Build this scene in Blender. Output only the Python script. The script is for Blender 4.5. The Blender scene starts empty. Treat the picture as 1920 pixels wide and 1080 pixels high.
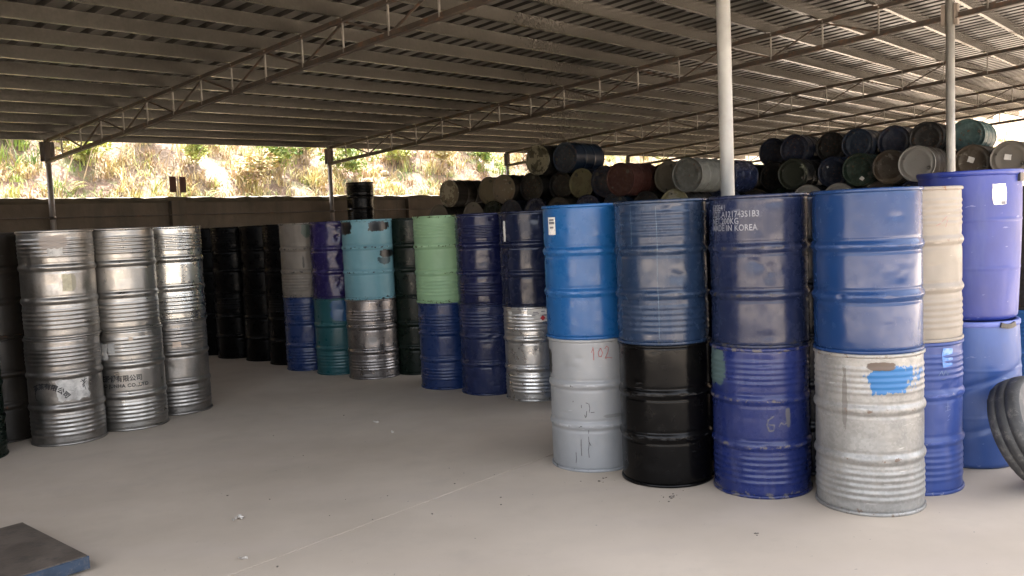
import bpy, math, random
import numpy as np
from mathutils import Vector, Matrix, noise as mnoise

# ------------------------------------------------------------------ camera, world, sun, exposure
sc = bpy.context.scene
CAM_H, F_PX, PITCH, ROLL = 1.665, 1620.0, math.radians(4.38), math.radians(2.5)
U = Vector((0.6559, 0.7549, 0.0)).normalized()      # along the back wall, to the right and away
V = Vector((-U.y, U.x, 0.0))                        # across the shed, to the left and away
def W(s, n, z=0.0):
    p = U * s + V * n
    return Vector((p.x, p.y, z))
cp, sp, cr, sr = math.cos(PITCH), math.sin(PITCH), math.cos(ROLL), math.sin(ROLL)
fwd = Vector((0, cp, -sp)); down = Vector((0, -sp, -cp)); right = Vector((1, 0, 0))
r2 = right * cr + down * sr; d2 = right * -sr + down * cr
cd = bpy.data.cameras.new('camera'); cam = bpy.data.objects.new('camera', cd); sc.collection.objects.link(cam)
cd.sensor_width = 36.0; cd.lens = 36.0 * F_PX / 1920.0; cd.clip_start = 0.05; cd.clip_end = 1500
Mx = Matrix((r2, -d2, -fwd)).transposed().to_4x4(); Mx.translation = (0, 0, CAM_H)
cam.matrix_world = Mx
sc.camera = cam

SUN_EL = math.radians(64)
sun_az = (V * 0.75 + U * 0.66).normalized()            # where the sun stands, seen from the ground
SUN_DIR = Vector((sun_az.x * math.cos(SUN_EL), sun_az.y * math.cos(SUN_EL), math.sin(SUN_EL)))
world = bpy.data.worlds.new('World'); sc.world = world; world.use_nodes = True
wn = world.node_tree; wn.nodes.clear()
sky = wn.nodes.new('ShaderNodeTexSky'); sky.sky_type = 'NISHITA'; sky.sun_disc = False
sky.sun_elevation = SUN_EL; sky.sun_rotation = math.atan2(SUN_DIR.x, SUN_DIR.y)
sky.air_density = 0.7; sky.dust_density = 7.0; sky.ozone_density = 0.4
bg = wn.nodes.new('ShaderNodeBackground'); bg.inputs['Strength'].default_value = 0.15
wo = wn.nodes.new('ShaderNodeOutputWorld')
hz_ = wn.nodes.new('ShaderNodeHueSaturation'); hz_.inputs['Saturation'].default_value = 0.3   # milky, hazy sky
wn.links.new(sky.outputs[0], hz_.inputs['Color']); wn.links.new(hz_.outputs[0], bg.inputs[0]); wn.links.new(bg.outputs[0], wo.inputs[0])
sl = bpy.data.lights.new('sun', 'SUN'); sl.energy = 3.3; sl.angle = math.radians(0.5); sl.color = (1.0, 0.94, 0.84)
sun = bpy.data.objects.new('sun', sl); sc.collection.objects.link(sun)
sun.rotation_euler = SUN_DIR.to_track_quat('Z', 'Y').to_euler()
vs = sc.view_settings
sc.display_settings.display_device = 'sRGB'
vs.view_transform = 'Standard'; vs.look = 'None'; vs.gamma = 1.0; vs.use_curve_mapping = False
vs.exposure = 3.7
sc.render.engine = 'CYCLES'
cy = sc.cycles
cy.use_denoising = True
try: cy.denoiser = 'OPENIMAGEDENOISE'
except Exception: pass
cy.max_bounces = 10; cy.diffuse_bounces = 5; cy.glossy_bounces = 5
cy.sample_clamp_indirect = 8.0; cy.blur_glossy = 0.5; cy.caustics_reflective = False; cy.caustics_refractive = False

random.seed(11); rng = np.random.default_rng(11)
COL = sc.collection

# ------------------------------------------------------------------ helpers: objects
def new_mesh(name, verts, faces, mat=None, smooth=False):
    me = bpy.data.meshes.new(name)
    me.from_pydata([tuple(v) for v in verts], [], faces)
    me.materials.append(mat)
    if smooth: me.polygons.foreach_set('use_smooth', [True] * len(me.polygons))
    me.update()
    return me
def obj(name, me, parent=None, mat=None, loc=None):
    o = bpy.data.objects.new(name, me); COL.objects.link(o)
    if parent is not None: o.parent = parent
    if loc is not None: o.location = loc
    if mat is not None and o.material_slots:
        o.material_slots[0].link = 'OBJECT'; o.material_slots[0].material = mat
    return o
def tag(o, label=None, cat=None, group=None, kind=None):
    for k, v in (('label', label), ('category', cat), ('group', group), ('kind', kind)):
        if v: o[k] = v
    return o
def empty(name, loc=(0, 0, 0), rz=0.0, label=None, cat=None, group=None):
    o = bpy.data.objects.new(name, None); COL.objects.link(o)
    o.empty_display_size = 0.1
    o.location = loc; o.rotation_euler = (0, 0, rz)
    return tag(o, label, cat, group)
class MB:
    """collects boxes and bars into one mesh"""
    def __init__(s): s.v = []; s.f = []
    def add(s, vs_, fs_):
        b = len(s.v); s.v += [Vector(v) for v in vs_]; s.f += [tuple(i + b for i in f) for f in fs_]
    def box(s, c, ax, ay, az):
        c = Vector(c); ax = Vector(ax); ay = Vector(ay); az = Vector(az)
        vs_ = [c + ax * i + ay * j + az * k for k in (-1, 1) for j in (-1, 1) for i in (-1, 1)]
        s.add(vs_, [(0, 2, 3, 1), (4, 5, 7, 6), (0, 1, 5, 4), (2, 6, 7, 3), (0, 4, 6, 2), (1, 3, 7, 5)])
    def bar(s, a, b, w, h, up=(0, 0, 1)):
        a = Vector(a); b = Vector(b); d = b - a; L = d.length; d.normalize(); up = Vector(up)
        sd = d.cross(up)
        if sd.length < 1e-4: sd = d.cross(Vector((0.3, 1, 0)))
        sd.normalize(); up2 = sd.cross(d)
        s.box((a + b) / 2, d * L / 2, sd * w / 2, up2 * h / 2)
    def angle(s, a, b, w, t, up=(0, 0, 1)):
        """an L section bar"""
        a = Vector(a); b = Vector(b); d = (b - a).normalized(); sd = d.cross(Vector(up)).normalized(); up2 = sd.cross(d)
        s.bar(a + sd * 0, b + sd * 0, t, w, up)
        off = up2 * (-w / 2 - t / 2)
        s.bar(a + off + sd * (w / 2 - t / 2), b + off + sd * (w / 2 - t / 2), w, t, up)
    def tube(s, a, b, r, n=12, r2=None, caps=True):
        a = Vector(a); b = Vector(b); d = (b - a).normalized(); x = d.orthogonal().normalized(); y = d.cross(x)
        r2 = r if r2 is None else r2
        vs_ = []
        for p, rr in ((a, r), (b, r2)):
            for i in range(n):
                t = 2 * math.pi * i / n; vs_.append(p + x * rr * math.cos(t) + y * rr * math.sin(t))
        fs_ = [(i, (i + 1) % n, n + (i + 1) % n, n + i) for i in range(n)]
        if caps: fs_ += [tuple(range(n))[::-1], tuple(range(n, 2 * n))]
        s.add(vs_, fs_)
    def mesh(s, name, mat=None, smooth=False): return new_mesh(name, s.v, s.f, mat, smooth)
def lathe(name, prof, seg, mat=None, smooth=True, rfun=None, cap0=False, cap1=False):
    vs_ = []; fs_ = []
    for (r, z) in prof:
        for i in range(seg):
            t = 2 * math.pi * i / seg
            rr = r + (rfun(t, z, r) if rfun else 0)
            vs_.append((rr * math.cos(t), rr * math.sin(t), z))
    for j in range(len(prof) - 1):
        for i in range(seg):
            k = (i + 1) % seg
            fs_.append((j * seg + i, j * seg + k, (j + 1) * seg + k, (j + 1) * seg + i))
    if cap0: fs_.append(tuple(range(seg))[::-1])
    if cap1: b = (len(prof) - 1) * seg; fs_.append(tuple(range(b, b + seg)))
    return new_mesh(name, vs_, fs_, mat, smooth)

# ------------------------------------------------------------------ helpers: node materials
class NT:
    def __init__(s, name):
        s.m = bpy.data.materials.new(name); s.m.use_nodes = True
        s.t = s.m.node_tree; s.t.nodes.clear()
        s.out = s.t.nodes.new('ShaderNodeOutputMaterial'); s.b = s.t.nodes.new('ShaderNodeBsdfPrincipled')
        s.t.links.new(s.b.outputs[0], s.out.inputs[0])
    def n(s, typ, **kw):
        nd = s.t.nodes.new(typ)
        for k, v in kw.items(): setattr(nd, k, v)
        return nd
    def put(s, sock, v):
        if isinstance(v, bpy.types.NodeSocket): s.t.links.new(v, sock)
        elif v is not None:
            if hasattr(sock.default_value, '__len__') and not hasattr(v, '__len__'): v = (v,) * len(sock.default_value)
            if hasattr(v, '__len__') and len(v) == 3 and len(sock.default_value) == 4: v = (*v, 1)
            sock.default_value = v
    def math(s, op, a, b=None, c=None, clamp=False):
        nd = s.n('ShaderNodeMath', operation=op, use_clamp=clamp)
        s.put(nd.inputs[0], a)
        if b is not None: s.put(nd.inputs[1], b)
        if c is not None: s.put(nd.inputs[2], c)
        return nd.outputs[0]
    def mix(s, f, a, b):
        nd = s.n('ShaderNodeMix', data_type='RGBA'); s.put(nd.inputs[0], f); s.put(nd.inputs[6], a); s.put(nd.inputs[7], b)
        return nd.outputs[2]
    def noise(s, vec, scale, detail=3, rough=0.55, w=None, out=0, dist=0.0):
        nd = s.n('ShaderNodeTexNoise', noise_dimensions='4D' if w is not None else '3D')
        s.put(nd.inputs['Vector'], vec); nd.inputs['Scale'].default_value = scale
        nd.inputs['Detail'].default_value = detail; nd.inputs['Roughness'].default_value = rough
        nd.inputs['Distortion'].default_value = dist
        if w is not None: s.put(nd.inputs['W'], w)
        return nd.outputs[out]
    def ramp(s, v, lo, hi, a=0.0, b=1.0):
        nd = s.n('ShaderNodeMapRange', interpolation_type='SMOOTHSTEP')
        s.put(nd.inputs[0], v)
        for i, x in enumerate((lo, hi, a, b)): s.put(nd.inputs[i + 1], x)
        return nd.outputs[0]
    def scale(s, vec, k):
        nd = s.n('ShaderNodeMapping'); s.put(nd.inputs[0], vec); nd.inputs['Scale'].default_value = k
        return nd.outputs[0]
    def obj(s): return s.n('ShaderNodeTexCoord').outputs['Object']
    def geo(s): return s.n('ShaderNodeNewGeometry').outputs['Position']
    def rnd(s): return s.n('ShaderNodeObjectInfo').outputs['Random']
    def xyz(s, v):
        nd = s.n('ShaderNodeSeparateXYZ'); s.put(nd.inputs[0], v); return nd.outputs
    def bump(s, h, strength=0.2, dist=0.01):
        nd = s.n('ShaderNodeBump'); s.put(nd.inputs['Height'], h)
        nd.inputs['Strength'].default_value = strength; nd.inputs['Distance'].default_value = dist
        s.t.links.new(nd.outputs[0], s.b.inputs['Normal'])
    def set(s, **kw):
        for k, v in kw.items(): s.put(s.b.inputs[k.replace('_', ' ')], v)
        return s.m

DUST = (0.30, 0.27, 0.23)
RUST = (0.11, 0.05, 0.025)
def paint(name, col, rough=0.2, metal=0.0, wear=0.3, dust=0.15, chip=RUST, patches=(), rustband=0.35, mott=0.25, spangle=0.0, seam=True, coat=0.0, spec=0.36):
    """drum paint or bare sheet: mottled colour, dust film, chipped hoops, and stains with a shape of their own.
    patches: (y, z, half width, half height, colour, roughness, raggedness) in the drum's own frame, +x towards the aisle."""
    if metal < 0.5: kf = min(0.75, 0.36 + 0.9 * min(col[:3])); col = tuple(q * kf for q in col[:3]); dust = dust * 0.45; coat = 0.0; rough = rough * 1.35 + 0.03
    t = NT(name); co = t.obj(); w = t.math('MULTIPLY', t.rnd(), 40.0)
    x, y, z = t.xyz(co)
    n1 = t.noise(co, 3.0, 4, 0.6, w); n2 = t.noise(co, 14.0, 5, 0.65, w)
    streak = t.noise(t.scale(co, (16, 16, 1.2)), 1.0, 4, 0.6, w)
    k = t.ramp(n1, 0.3, 0.7, 1 - mott, 1 + mott)
    base = t.n('ShaderNodeVectorMath', operation='SCALE'); t.put(base.inputs[0], col[:3]); t.put(base.inputs['Scale'], k)
    c = base.outputs[0]
    if spangle:
        vo = t.n('ShaderNodeTexVoronoi'); t.put(vo.inputs['Vector'], co); vo.inputs['Scale'].default_value = 70
        sv = t.xyz(vo.outputs['Color'])[0]
        sc_ = t.n('ShaderNodeVectorMath', operation='SCALE'); t.put(sc_.inputs[0], c)
        t.put(sc_.inputs['Scale'], t.ramp(sv, 0, 1, 1 - spangle, 1 + spangle)); c = sc_.outputs[0]
    rg = t.ramp(n2, 0.3, 0.75, rough * 0.75, rough * 1.5)
    # dust film in blotches and runs
    df = t.math('MULTIPLY', t.ramp(streak, 0.42, 0.75), t.ramp(n1, 0.35, 0.7))
    df = t.math('MULTIPLY', df, dust * 2.0, clamp=True)
    df = t.math('ADD', df, dust * 0.25, clamp=True)
    c = t.mix(df, c, DUST); rg = t.math('ADD', rg, t.math('MULTIPLY', df, 0.45)); mt = t.math('SUBTRACT', metal, t.math('MULTIPLY', df, metal))
    for (py, pz, hy, hz, pc, pr, rag) in patches:
        dd = t.math('POWER', t.math('ADD', t.math('POWER', t.math('DIVIDE', t.math('ABSOLUTE', t.math('SUBTRACT', y, py)), hy), 3.0), t.math('POWER', t.math('DIVIDE', t.math('ABSOLUTE', t.math('SUBTRACT', z, pz)), hz), 3.0)), 0.333)
        nz = t.math('ADD', t.math('MULTIPLY', t.noise(co, 9.0, 3, 0.6, None), 0.6), t.math('MULTIPLY', t.noise(t.scale(co, (1, 1, 0.6)), 32.0, 4, 0.7, None), 0.4))
        dd = t.math('ADD', dd, t.math('MULTIPLY', t.math('SUBTRACT', nz, 0.5), (rag + 0.1) * 4.0))
        mk = t.math('MULTIPLY', t.ramp(dd, 1.06, 0.94), t.math('GREATER_THAN', x, 0.0))
        c = t.mix(mk, c, tuple(q * 0.62 for q in pc)); rg = t.math('ADD', t.math('MULTIPLY', rg, t.math('SUBTRACT', 1.0, mk)), t.math('MULTIPLY', mk, pr))
        mt = t.math('MULTIPLY', mt, t.math('SUBTRACT', 1.0, mk))
    # chips and rust, thick on the hoops and the two rims, thin elsewhere
    def band(z0, wd): return t.ramp(t.math('ABSOLUTE', t.math('SUBTRACT', z, z0)), wd, wd * 0.3)
    bands = t.math('MAXIMUM', t.math('MAXIMUM', band(0.305, 0.02), band(0.575, 0.02)), t.math('MAXIMUM', band(0.0, 0.06), band(0.88, 0.05)))
    th = t.math('SUBTRACT', 0.725 - 0.06 * wear, t.math('MULTIPLY', bands, (rustband + 0.1) * 0.40))
    ch = t.noise(co, 22.0, 7, 0.72, w)
    cm = t.math('MULTIPLY', t.ramp(t.math('SUBTRACT', ch, th), 0.0, 0.025), 0.12 if metal > 0.6 else 1.0)
    scr = t.noise(t.scale(co, (9, 9, 60)), 1.0, 3, 0.5, t.math('ADD', w, 7.0)); scr2 = t.noise(co, 4.0, 2, 0.5, t.math('ADD', w, 3.0))
    sm = t.math('MULTIPLY', t.ramp(scr, 0.665, 0.70), t.ramp(scr2, 0.52, 0.6)); sm = t.math('MULTIPLY', sm, wear)
    c = t.mix(sm, c, tuple(min(0.6, q * 1.6 + 0.12) for q in col[:3]))
    rub = t.math('MULTIPLY', t.math('MAXIMUM', band(0.305, 0.012), t.math('MAXIMUM', band(0.575, 0.012), band(0.88, 0.03))), t.ramp(t.noise(t.scale(co, (1, 1, 3)), 13.0, 4, 0.65, t.math('ADD', w, 2.0)), 0.48, 0.62))
    c = t.mix(t.math('MULTIPLY', rub, 0.45 if metal < 0.5 else 0.0), c, tuple(min(0.5, q * 1.6 + 0.05) for q in col[:3]))
    c = t.mix(cm, c, chip)
    rg = t.math('ADD', rg, t.math('MULTIPLY', cm, 0.4), clamp=True); mt = t.math('MULTIPLY', mt, t.math('SUBTRACT', 1.0, cm))
    wob = t.noise(co, 7.0, 3, 0.5, w)
    hh = t.math('ADD', t.math('MULTIPLY', wob, 0.6), t.math('MULTIPLY', n2, 0.05 + 0.15 * wear))
    t.bump(t.math('SUBTRACT', hh, t.math('MULTIPLY', cm, 0.05)), 0.025 if metal > 0.5 else 0.09, 0.012)
    t.set(**{'Specular_IOR_Level': spec if metal < 0.5 else 0.5})
    return t.set(Base_Color=c, Roughness=rg, Metallic=mt)

def simple(name, col, rough=0.5, metal=0.0, var=0.25, scale=6.0, bump=0.1, world_co=False, dirt=None, dirtf=0.4):
    t = NT(name); co = t.geo() if world_co else t.obj(); w = t.math('MULTIPLY', t.rnd(), 30.0)
    n1 = t.noise(co, scale, 5, 0.6, w)
    k = t.ramp(n1, 0.3, 0.7, 1 - var, 1 + var)
    b = t.n('ShaderNodeVectorMath', operation='SCALE'); t.put(b.inputs[0], col); t.put(b.inputs['Scale'], k); c = b.outputs[0]
    if dirt:
        c = t.mix(t.math('MULTIPLY', t.ramp(t.noise(co, scale * 2.3, 6, 0.7, w), 0.5, 0.66), dirtf), c, dirt)
    t.bump(t.noise(co, scale * 8, 4, 0.6), bump, 0.01)
    return t.set(Base_Color=c, Roughness=t.ramp(n1, 0.25, 0.75, max(0.05, rough - 0.12), min(1, rough + 0.12)), Metallic=metal)

def floor_material():
    t = NT('dusty_concrete'); co = t.geo()
    a = t.noise(co, 0.35, 5, 0.6); b = t.noise(co, 2.2, 6, 0.62); d = t.noise(co, 60.0, 4, 0.6)
    c = t.mix(t.ramp(a, 0.3, 0.7), (0.435, 0.362, 0.287), (0.59, 0.495, 0.40))
    c = t.mix(t.math('MULTIPLY', t.ramp(b, 0.52, 0.72), 0.16), c, (0.30, 0.255, 0.215))
    st = t.noise(co, 5.0, 6, 0.7)
    c = t.mix(t.math('MULTIPLY', t.ramp(st, 0.66, 0.76), 0.10), c, (0.2, 0.17, 0.145))
    tr = t.noise(t.scale(co, (0.6, 3.0, 1)), 1.0, 3, 0.5)
    c = t.mix(t.math('MULTIPLY', t.ramp(tr, 0.5, 0.7), 0.32), c, (0.50, 0.42, 0.355))
    c = t.mix(t.math('MULTIPLY', t.ramp(d, 0.62, 0.74), 0.22), c, (0.26, 0.225, 0.19))
    sp_ = t.noise(co, 33.0, 2, 0.5)
    c = t.mix(t.math('MULTIPLY', t.ramp(sp_, 0.74, 0.77), 0.6), c, (0.08, 0.07, 0.06))
    t.bump(t.math('ADD', t.math('MULTIPLY', d, 0.4), b), 0.12, 0.006)
    return t.set(Base_Color=c, Roughness=t.ramp(b, 0.3, 0.7, 0.55, 0.8))
def ground_material():
    t = NT('packed_pale_ground'); co = t.geo()
    a = t.noise(co, 0.2, 5, 0.6); b = t.noise(co, 3.0, 6, 0.65)
    c = t.mix(t.ramp(a, 0.3, 0.7), (0.15, 0.125, 0.10), (0.20, 0.17, 0.135))
    c = t.mix(t.math('MULTIPLY', t.ramp(b, 0.5, 0.7), 0.4), c, (0.10, 0.085, 0.07))
    t.bump(b, 0.3, 0.02); return t.set(Base_Color=c, Roughness=0.85)
def soil_material():
    t = NT('dry_hill_soil'); co = t.geo()
    a = t.noise(co, 0.5, 6, 0.65); b = t.noise(co, 4.0, 6, 0.7)
    c = t.mix(t.ramp(a, 0.35, 0.65), (0.12, 0.072, 0.05), (0.14, 0.10, 0.062))
    c = t.mix(t.ramp(b, 0.5, 0.7), c, (0.08, 0.055, 0.04))
    c = t.mix(t.math('MULTIPLY', t.ramp(t.noise(co, 1.3, 4), 0.55, 0.65), 0.6), c, (0.09, 0.11, 0.035))
    t.bump(b, 0.8, 0.1); return t.set(Base_Color=c, Roughness=0.95)
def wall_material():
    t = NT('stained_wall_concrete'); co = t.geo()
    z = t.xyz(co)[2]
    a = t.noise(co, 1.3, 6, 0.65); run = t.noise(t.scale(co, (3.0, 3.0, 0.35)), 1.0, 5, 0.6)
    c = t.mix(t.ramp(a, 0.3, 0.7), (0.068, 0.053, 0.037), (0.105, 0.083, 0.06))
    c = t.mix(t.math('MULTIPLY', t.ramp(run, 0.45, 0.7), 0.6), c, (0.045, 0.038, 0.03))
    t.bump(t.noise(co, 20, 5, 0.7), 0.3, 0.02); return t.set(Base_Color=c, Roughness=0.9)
def blades_material(name, cols, rough=0.75):
    t = NT(name)
    at = t.n('ShaderNodeVertexColor'); at.layer_name = 'tint'
    return t.set(Base_Color=at.outputs[0], Roughness=rough)
M_FLOOR, M_GROUND, M_SOIL, M_WALL = floor_material(), ground_material(), soil_material(), wall_material()
M_COPE = simple('mossy_coping', (0.06, 0.048, 0.03), 0.9, var=0.35, scale=4, bump=0.4, world_co=True)
M_JOINT = simple('joint_filler', (0.15, 0.13, 0.11), 0.9, var=0.5, scale=12, bump=0.5, world_co=True)
def sheet_material():
    t = NT('weathered_roof_sheet'); co = t.geo()
    a = t.noise(co, 0.8, 5, 0.6); st = t.noise(t.scale(co, (4, 4, 1)), 1.0, 5, 0.65)
    c = t.mix(t.ramp(a, 0.3, 0.7), (0.0145, 0.0132, 0.0112), (0.026, 0.0236, 0.020))
    c = t.mix(t.math('MULTIPLY', t.ramp(st, 0.5, 0.72), 0.5), c, (0.02, 0.016, 0.013))
    return t.set(Base_Color=c, Roughness=0.34, Metallic=0.35)
M_SHEET = sheet_material()
def purlin_material():
    t = NT('galvanised_purlin'); co = t.geo()
    k = t.ramp(t.noise(co, 1.2, 3, 0.5), 0.3, 0.7, 0.9, 1.1); st = t.ramp(t.noise(co, 26.0, 4, 0.6), 0.3, 0.75, 0.85, 1.12)
    b_ = t.n('ShaderNodeVectorMath', operation='SCALE'); t.put(b_.inputs[0], (0.105, 0.097, 0.084)); t.put(b_.inputs['Scale'], t.math('MULTIPLY', k, st))
    return t.set(Base_Color=b_.outputs[0], Roughness=0.27, Metallic=0.65)
M_PURLIN = purlin_material()
M_TRUSS = simple('brown_truss_steel', (0.05, 0.04, 0.032), 0.6, 0.2, var=0.35, scale=5, bump=0.1, world_co=True, dirt=(0.16, 0.07, 0.03), dirtf=0.5)
M_ROD = simple('thin_web_steel', (0.20, 0.185, 0.165), 0.45, 0.4, var=0.3, scale=6, bump=0.1, world_co=True)
M_POSTW = simple('dull_wall_post_paint', (0.20, 0.17, 0.145), 0.5, 0.2, var=0.25, scale=5, bump=0.1, world_co=True)
M_POST = simple('pale_grey_post_paint', (0.31, 0.305, 0.285), 0.38, 0.0, var=0.14, scale=3, bump=0.06, world_co=True, dirt=(0.26, 0.23, 0.2), dirtf=0.35)

# ------------------------------------------------------------------ setting: floor, ground, hill
fl = empty('floor'); tag(fl, kind='structure')
JN = 3.79
def slab(s0, s1, n0, n1, z0, z1, mat, name='slab', parent=fl):
    c = W((s0 + s1) / 2, (n0 + n1) / 2, (z0 + z1) / 2); b = MB()
    b.box(c, U * (s1 - s0) / 2, V * (n1 - n0) / 2, Vector((0, 0, (z1 - z0) / 2)))
    return obj(name, b.mesh(name, mat), parent)
def edge_slab(s0, s1, n0, n1, near):
    """slab whose edge at the joint is chipped and slightly wavy"""
    N = 700; vs_ = []; fs_ = []
    nj = n1 if near else n0
    for i in range(N + 1):
        s_ = s0 + (s1 - s0) * i / N
        wv = 0.004 * mnoise.noise(Vector((s_ * 6, 1.0 if near else 5.0, 0))) + 0.003 * mnoise.noise(Vector((s_ * 23, 2.0 if near else 7.0, 0)))
        e = nj + (-0.004 if near else 0.004) + wv
        f_ = n0 if near else n1
        vs_ += [W(s_, f_, 0), W(s_, e, 0), W(s_, e, -0.1)]
    for i in range(N):
        a = i * 3
        q = [(a, a + 3, a + 4, a + 1), (a + 1, a + 4, a + 5, a + 2)]
        fs_ += q if near else [tuple(reversed(k)) for k in q]
    return obj('slab', new_mesh('slab', vs_, fs_, M_FLOOR), fl)
edge_slab(-14, 36, -12, JN, True); edge_slab(-14, 36, JN, 16.02, False)
slab(-14, 36, JN - 0.03, JN + 0.03, -0.06, -0.007, M_JOINT, 'joint_filler')
g = MB(); g.box((0, 0, -0.11), (400, 0, 0), (0, 400, 0), (0, 0, 0.05)); tag(obj('ground', g.mesh('ground', M_GROUND)), kind='structure')
def hill_z(s, n):
    e1 = n - 17.6; e2 = s - 37.0
    k = 3.0
    w1 = mnoise.noise(Vector((s * 0.33, n * 0.33, 3.1))); w2 = mnoise.noise(Vector((s * 1.1, n * 1.1, 8.1)))
    z1 = 2.12 + (max(0, e1) * 0.82 if e1 < 9 else 7.4 + (e1 - 9) * 0.45) if n > 16.25 else -0.3
    z2 = max(0.0, e2) * 0.55 - 0.2 if e2 > 0 else -0.3
    z = max(z1, z2)
    if n > 17 or e2 > 0.5: z += (0.55 * w1 + 0.22 * w2) * min(1.0, max(0.0, max(e1, e2) / 2.0))
    return z
hs = np.concatenate([np.arange(-14, 46, 0.5), np.arange(46, 110, 3)]); hn = np.concatenate([np.arange(-40, 16, 4), np.arange(16.26, 32, 0.45), np.arange(32, 80, 3)])
vs_ = [W(s_, n_, hill_z(s_, n_)) for s_ in hs for n_ in hn]; nn = len(hn)
fs_ = []
for i in range(len(hs) - 1):
    for j in range(nn - 1):
        if hn[j + 1] < 16.3 and hs[i + 1] < 36.8: continue
        fs_.append((i * nn + j, (i + 1) * nn + j, (i + 1) * nn + j + 1, i * nn + j + 1))
tag(obj('hillside', new_mesh('hillside', vs_, fs_, M_SOIL, True)), kind='structure')

# ------------------------------------------------------------------ setting: back wall
WALL_T = 2.36
wl = empty('concrete_wall', W(10, 16.12), 0, 'dark stained concrete retaining wall below the sunlit hillside', 'wall')
def wpart(name, s0, s1, n0, n1, z0, z1, mat, parent=wl):
    org = Vector(parent.location)
    b = MB(); b.box(W((s0 + s1) / 2, (n0 + n1) / 2, (z0 + z1) / 2) - org, U * (s1 - s0) / 2, V * (n1 - n0) / 2, Vector((0, 0, (z1 - z0) / 2)))
    return obj(name, b.mesh(name, mat), parent)
wpart('wall_face', -14, 36, 16.02, 16.24, 0.0, WALL_T, M_WALL)
N = 500; vs_ = []; fs_ = []
for i in range(N + 1):                                   # uneven coping with soil spilling on it
    s_ = -14 + 50 * i / N; up = 0.06 + 0.03 * mnoise.noise(Vector((s_ * 1.7, 0, 4))) + 0.02 * mnoise.noise(Vector((s_ * 6, 0, 9)))
    for (n_, z_) in ((15.96, WALL_T + 0.003), (15.96, WALL_T + up), (16.4, WALL_T + up + 0.03), (16.4, WALL_T + 0.003 - 0.3)):
        vs_.append(W(s_, n_, z_) - Vector(wl.location))
for i in range(N):
    for q in range(4):
        a = i * 4 + q; b_ = i * 4 + (q + 1) % 4; fs_.append((a, a + 4, b_ + 4, b_))
obj('coping', new_mesh('coping', vs_, fs_, M_COPE), wl)
for s_ in (2.4, 8.55, 14.7, 20.8, 27.0):
    wpart('pilaster', s_ - 0.15, s_ + 0.15, 15.9, 16.017, 0, WALL_T - 0.004, M_WALL)
b = MB(); b.tube(W(-13, 15.86, 2.08) - Vector(wl.location), W(35, 15.86, 2.08) - Vector(wl.location), 0.012, 8)
obj('wall_pipe', b.mesh('wall_pipe', M_TRUSS), wl)

sw_ = empty('light_block_wall', W(-1.2, 8, 0), 0, 'added dark wall, out of view, blocking light at the left end of the shed', 'wall')  # added wall outside the view, there to keep light off the left side
b = MB(); b.box(W(-1.2, 10.3, 1.65) - Vector(sw_.location), U * 0.1, V * 5.6, Vector((0, 0, 1.65))); obj('wall_face', b.mesh('wall_face', M_WALL), sw_)

# ------------------------------------------------------------------ shed roof, trusses, posts
SL = 0.068
TILT = 0.014
def rise(s): return TILT * (s - 6.2)          # the whole roof climbs a little along the wall
def z_bot(n): return 3.09 + SL * (15.5 - n)
def z_top(n): return 3.47 + SL * (15.0 - n)
S0, S1, N0, N1 = -1.3, 33.5, -1.3, 16.3
TR = [0.1, 6.2, 12.2, 18.3, 24.4, 30.5]
roof = empty('shed_roof', W(15, 6, z_top(6)), 0, 'low corrugated metal shed roof on rows of purlins', 'roof')
RO = Vector(roof.location)
roof.location.z += rise(15); roof.rotation_mode = 'QUATERNION'; roof.rotation_quaternion = Matrix.Rotation(-math.atan(TILT), 3, V).to_quaternion()
def zsheet(n): return z_top(n) + 0.03 + 0.155
vs_ = []; fs_ = []; pitch = 0.25
prof = ((0, 0), (0.125, 0), (0.145, 0.048), (0.205, 0.048), (0.23, 0))
ss = [(S0 + k * pitch + a, h) for k in range(int((S1 - S0) / pitch)) for a, h in prof]
ns = list(np.linspace(N0, N1, 24))
for (s_, h_) in ss:
    for n_ in ns: vs_.append(W(s_, n_, zsheet(n_) + h_ + 0.004 * mnoise.noise(Vector((s_ * 0.9, n_ * 0.9, 0)))) - RO)
L = len(ns)
for i in range(len(ss) - 1):
    for j in range(L - 1): fs_.append((i * L + j, (i + 1) * L + j, (i + 1) * L + j + 1, i * L + j + 1))
obj('roof_sheet', new_mesh('roof_sheet', vs_, fs_, M_SHEET), roof)
# one C purlin, copied
pm = MB()
hl = (S1 - S0) / 2 - 0.1
tv = Vector((0, 0, 1))
pm.box(Vector((0, 0, 0)), U * hl, V * 0.0015, tv * 0.0745)
for sg in (-1, 1):
    pm.box(V * 0.0285 + tv * 0.0735 * sg, U * hl, V * 0.0265, tv * 0.0012)
    pm.box(V * 0.0535 + tv * 0.065 * sg, U * hl, V * 0.0012, tv * 0.0075)
pme = pm.mesh('purlin', M_PURLIN)
n_ = 16.03
while n_ > N0 + 0.1:
    obj('purlin', pme, roof, loc=W((S0 + S1) / 2, n_, z_top(n_) + 0.03 + 0.0775) - RO); n_ -= 0.757
b = MB(); b.box(W((S0 + S1) / 2, N1 + 0.02, zsheet(N1) - 0.03) - RO, U * (S1 - S0) / 2, V * 0.004, tv * 0.045)
obj('eave_trim', b.mesh('eave_trim', M_PURLIN), roof)

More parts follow.
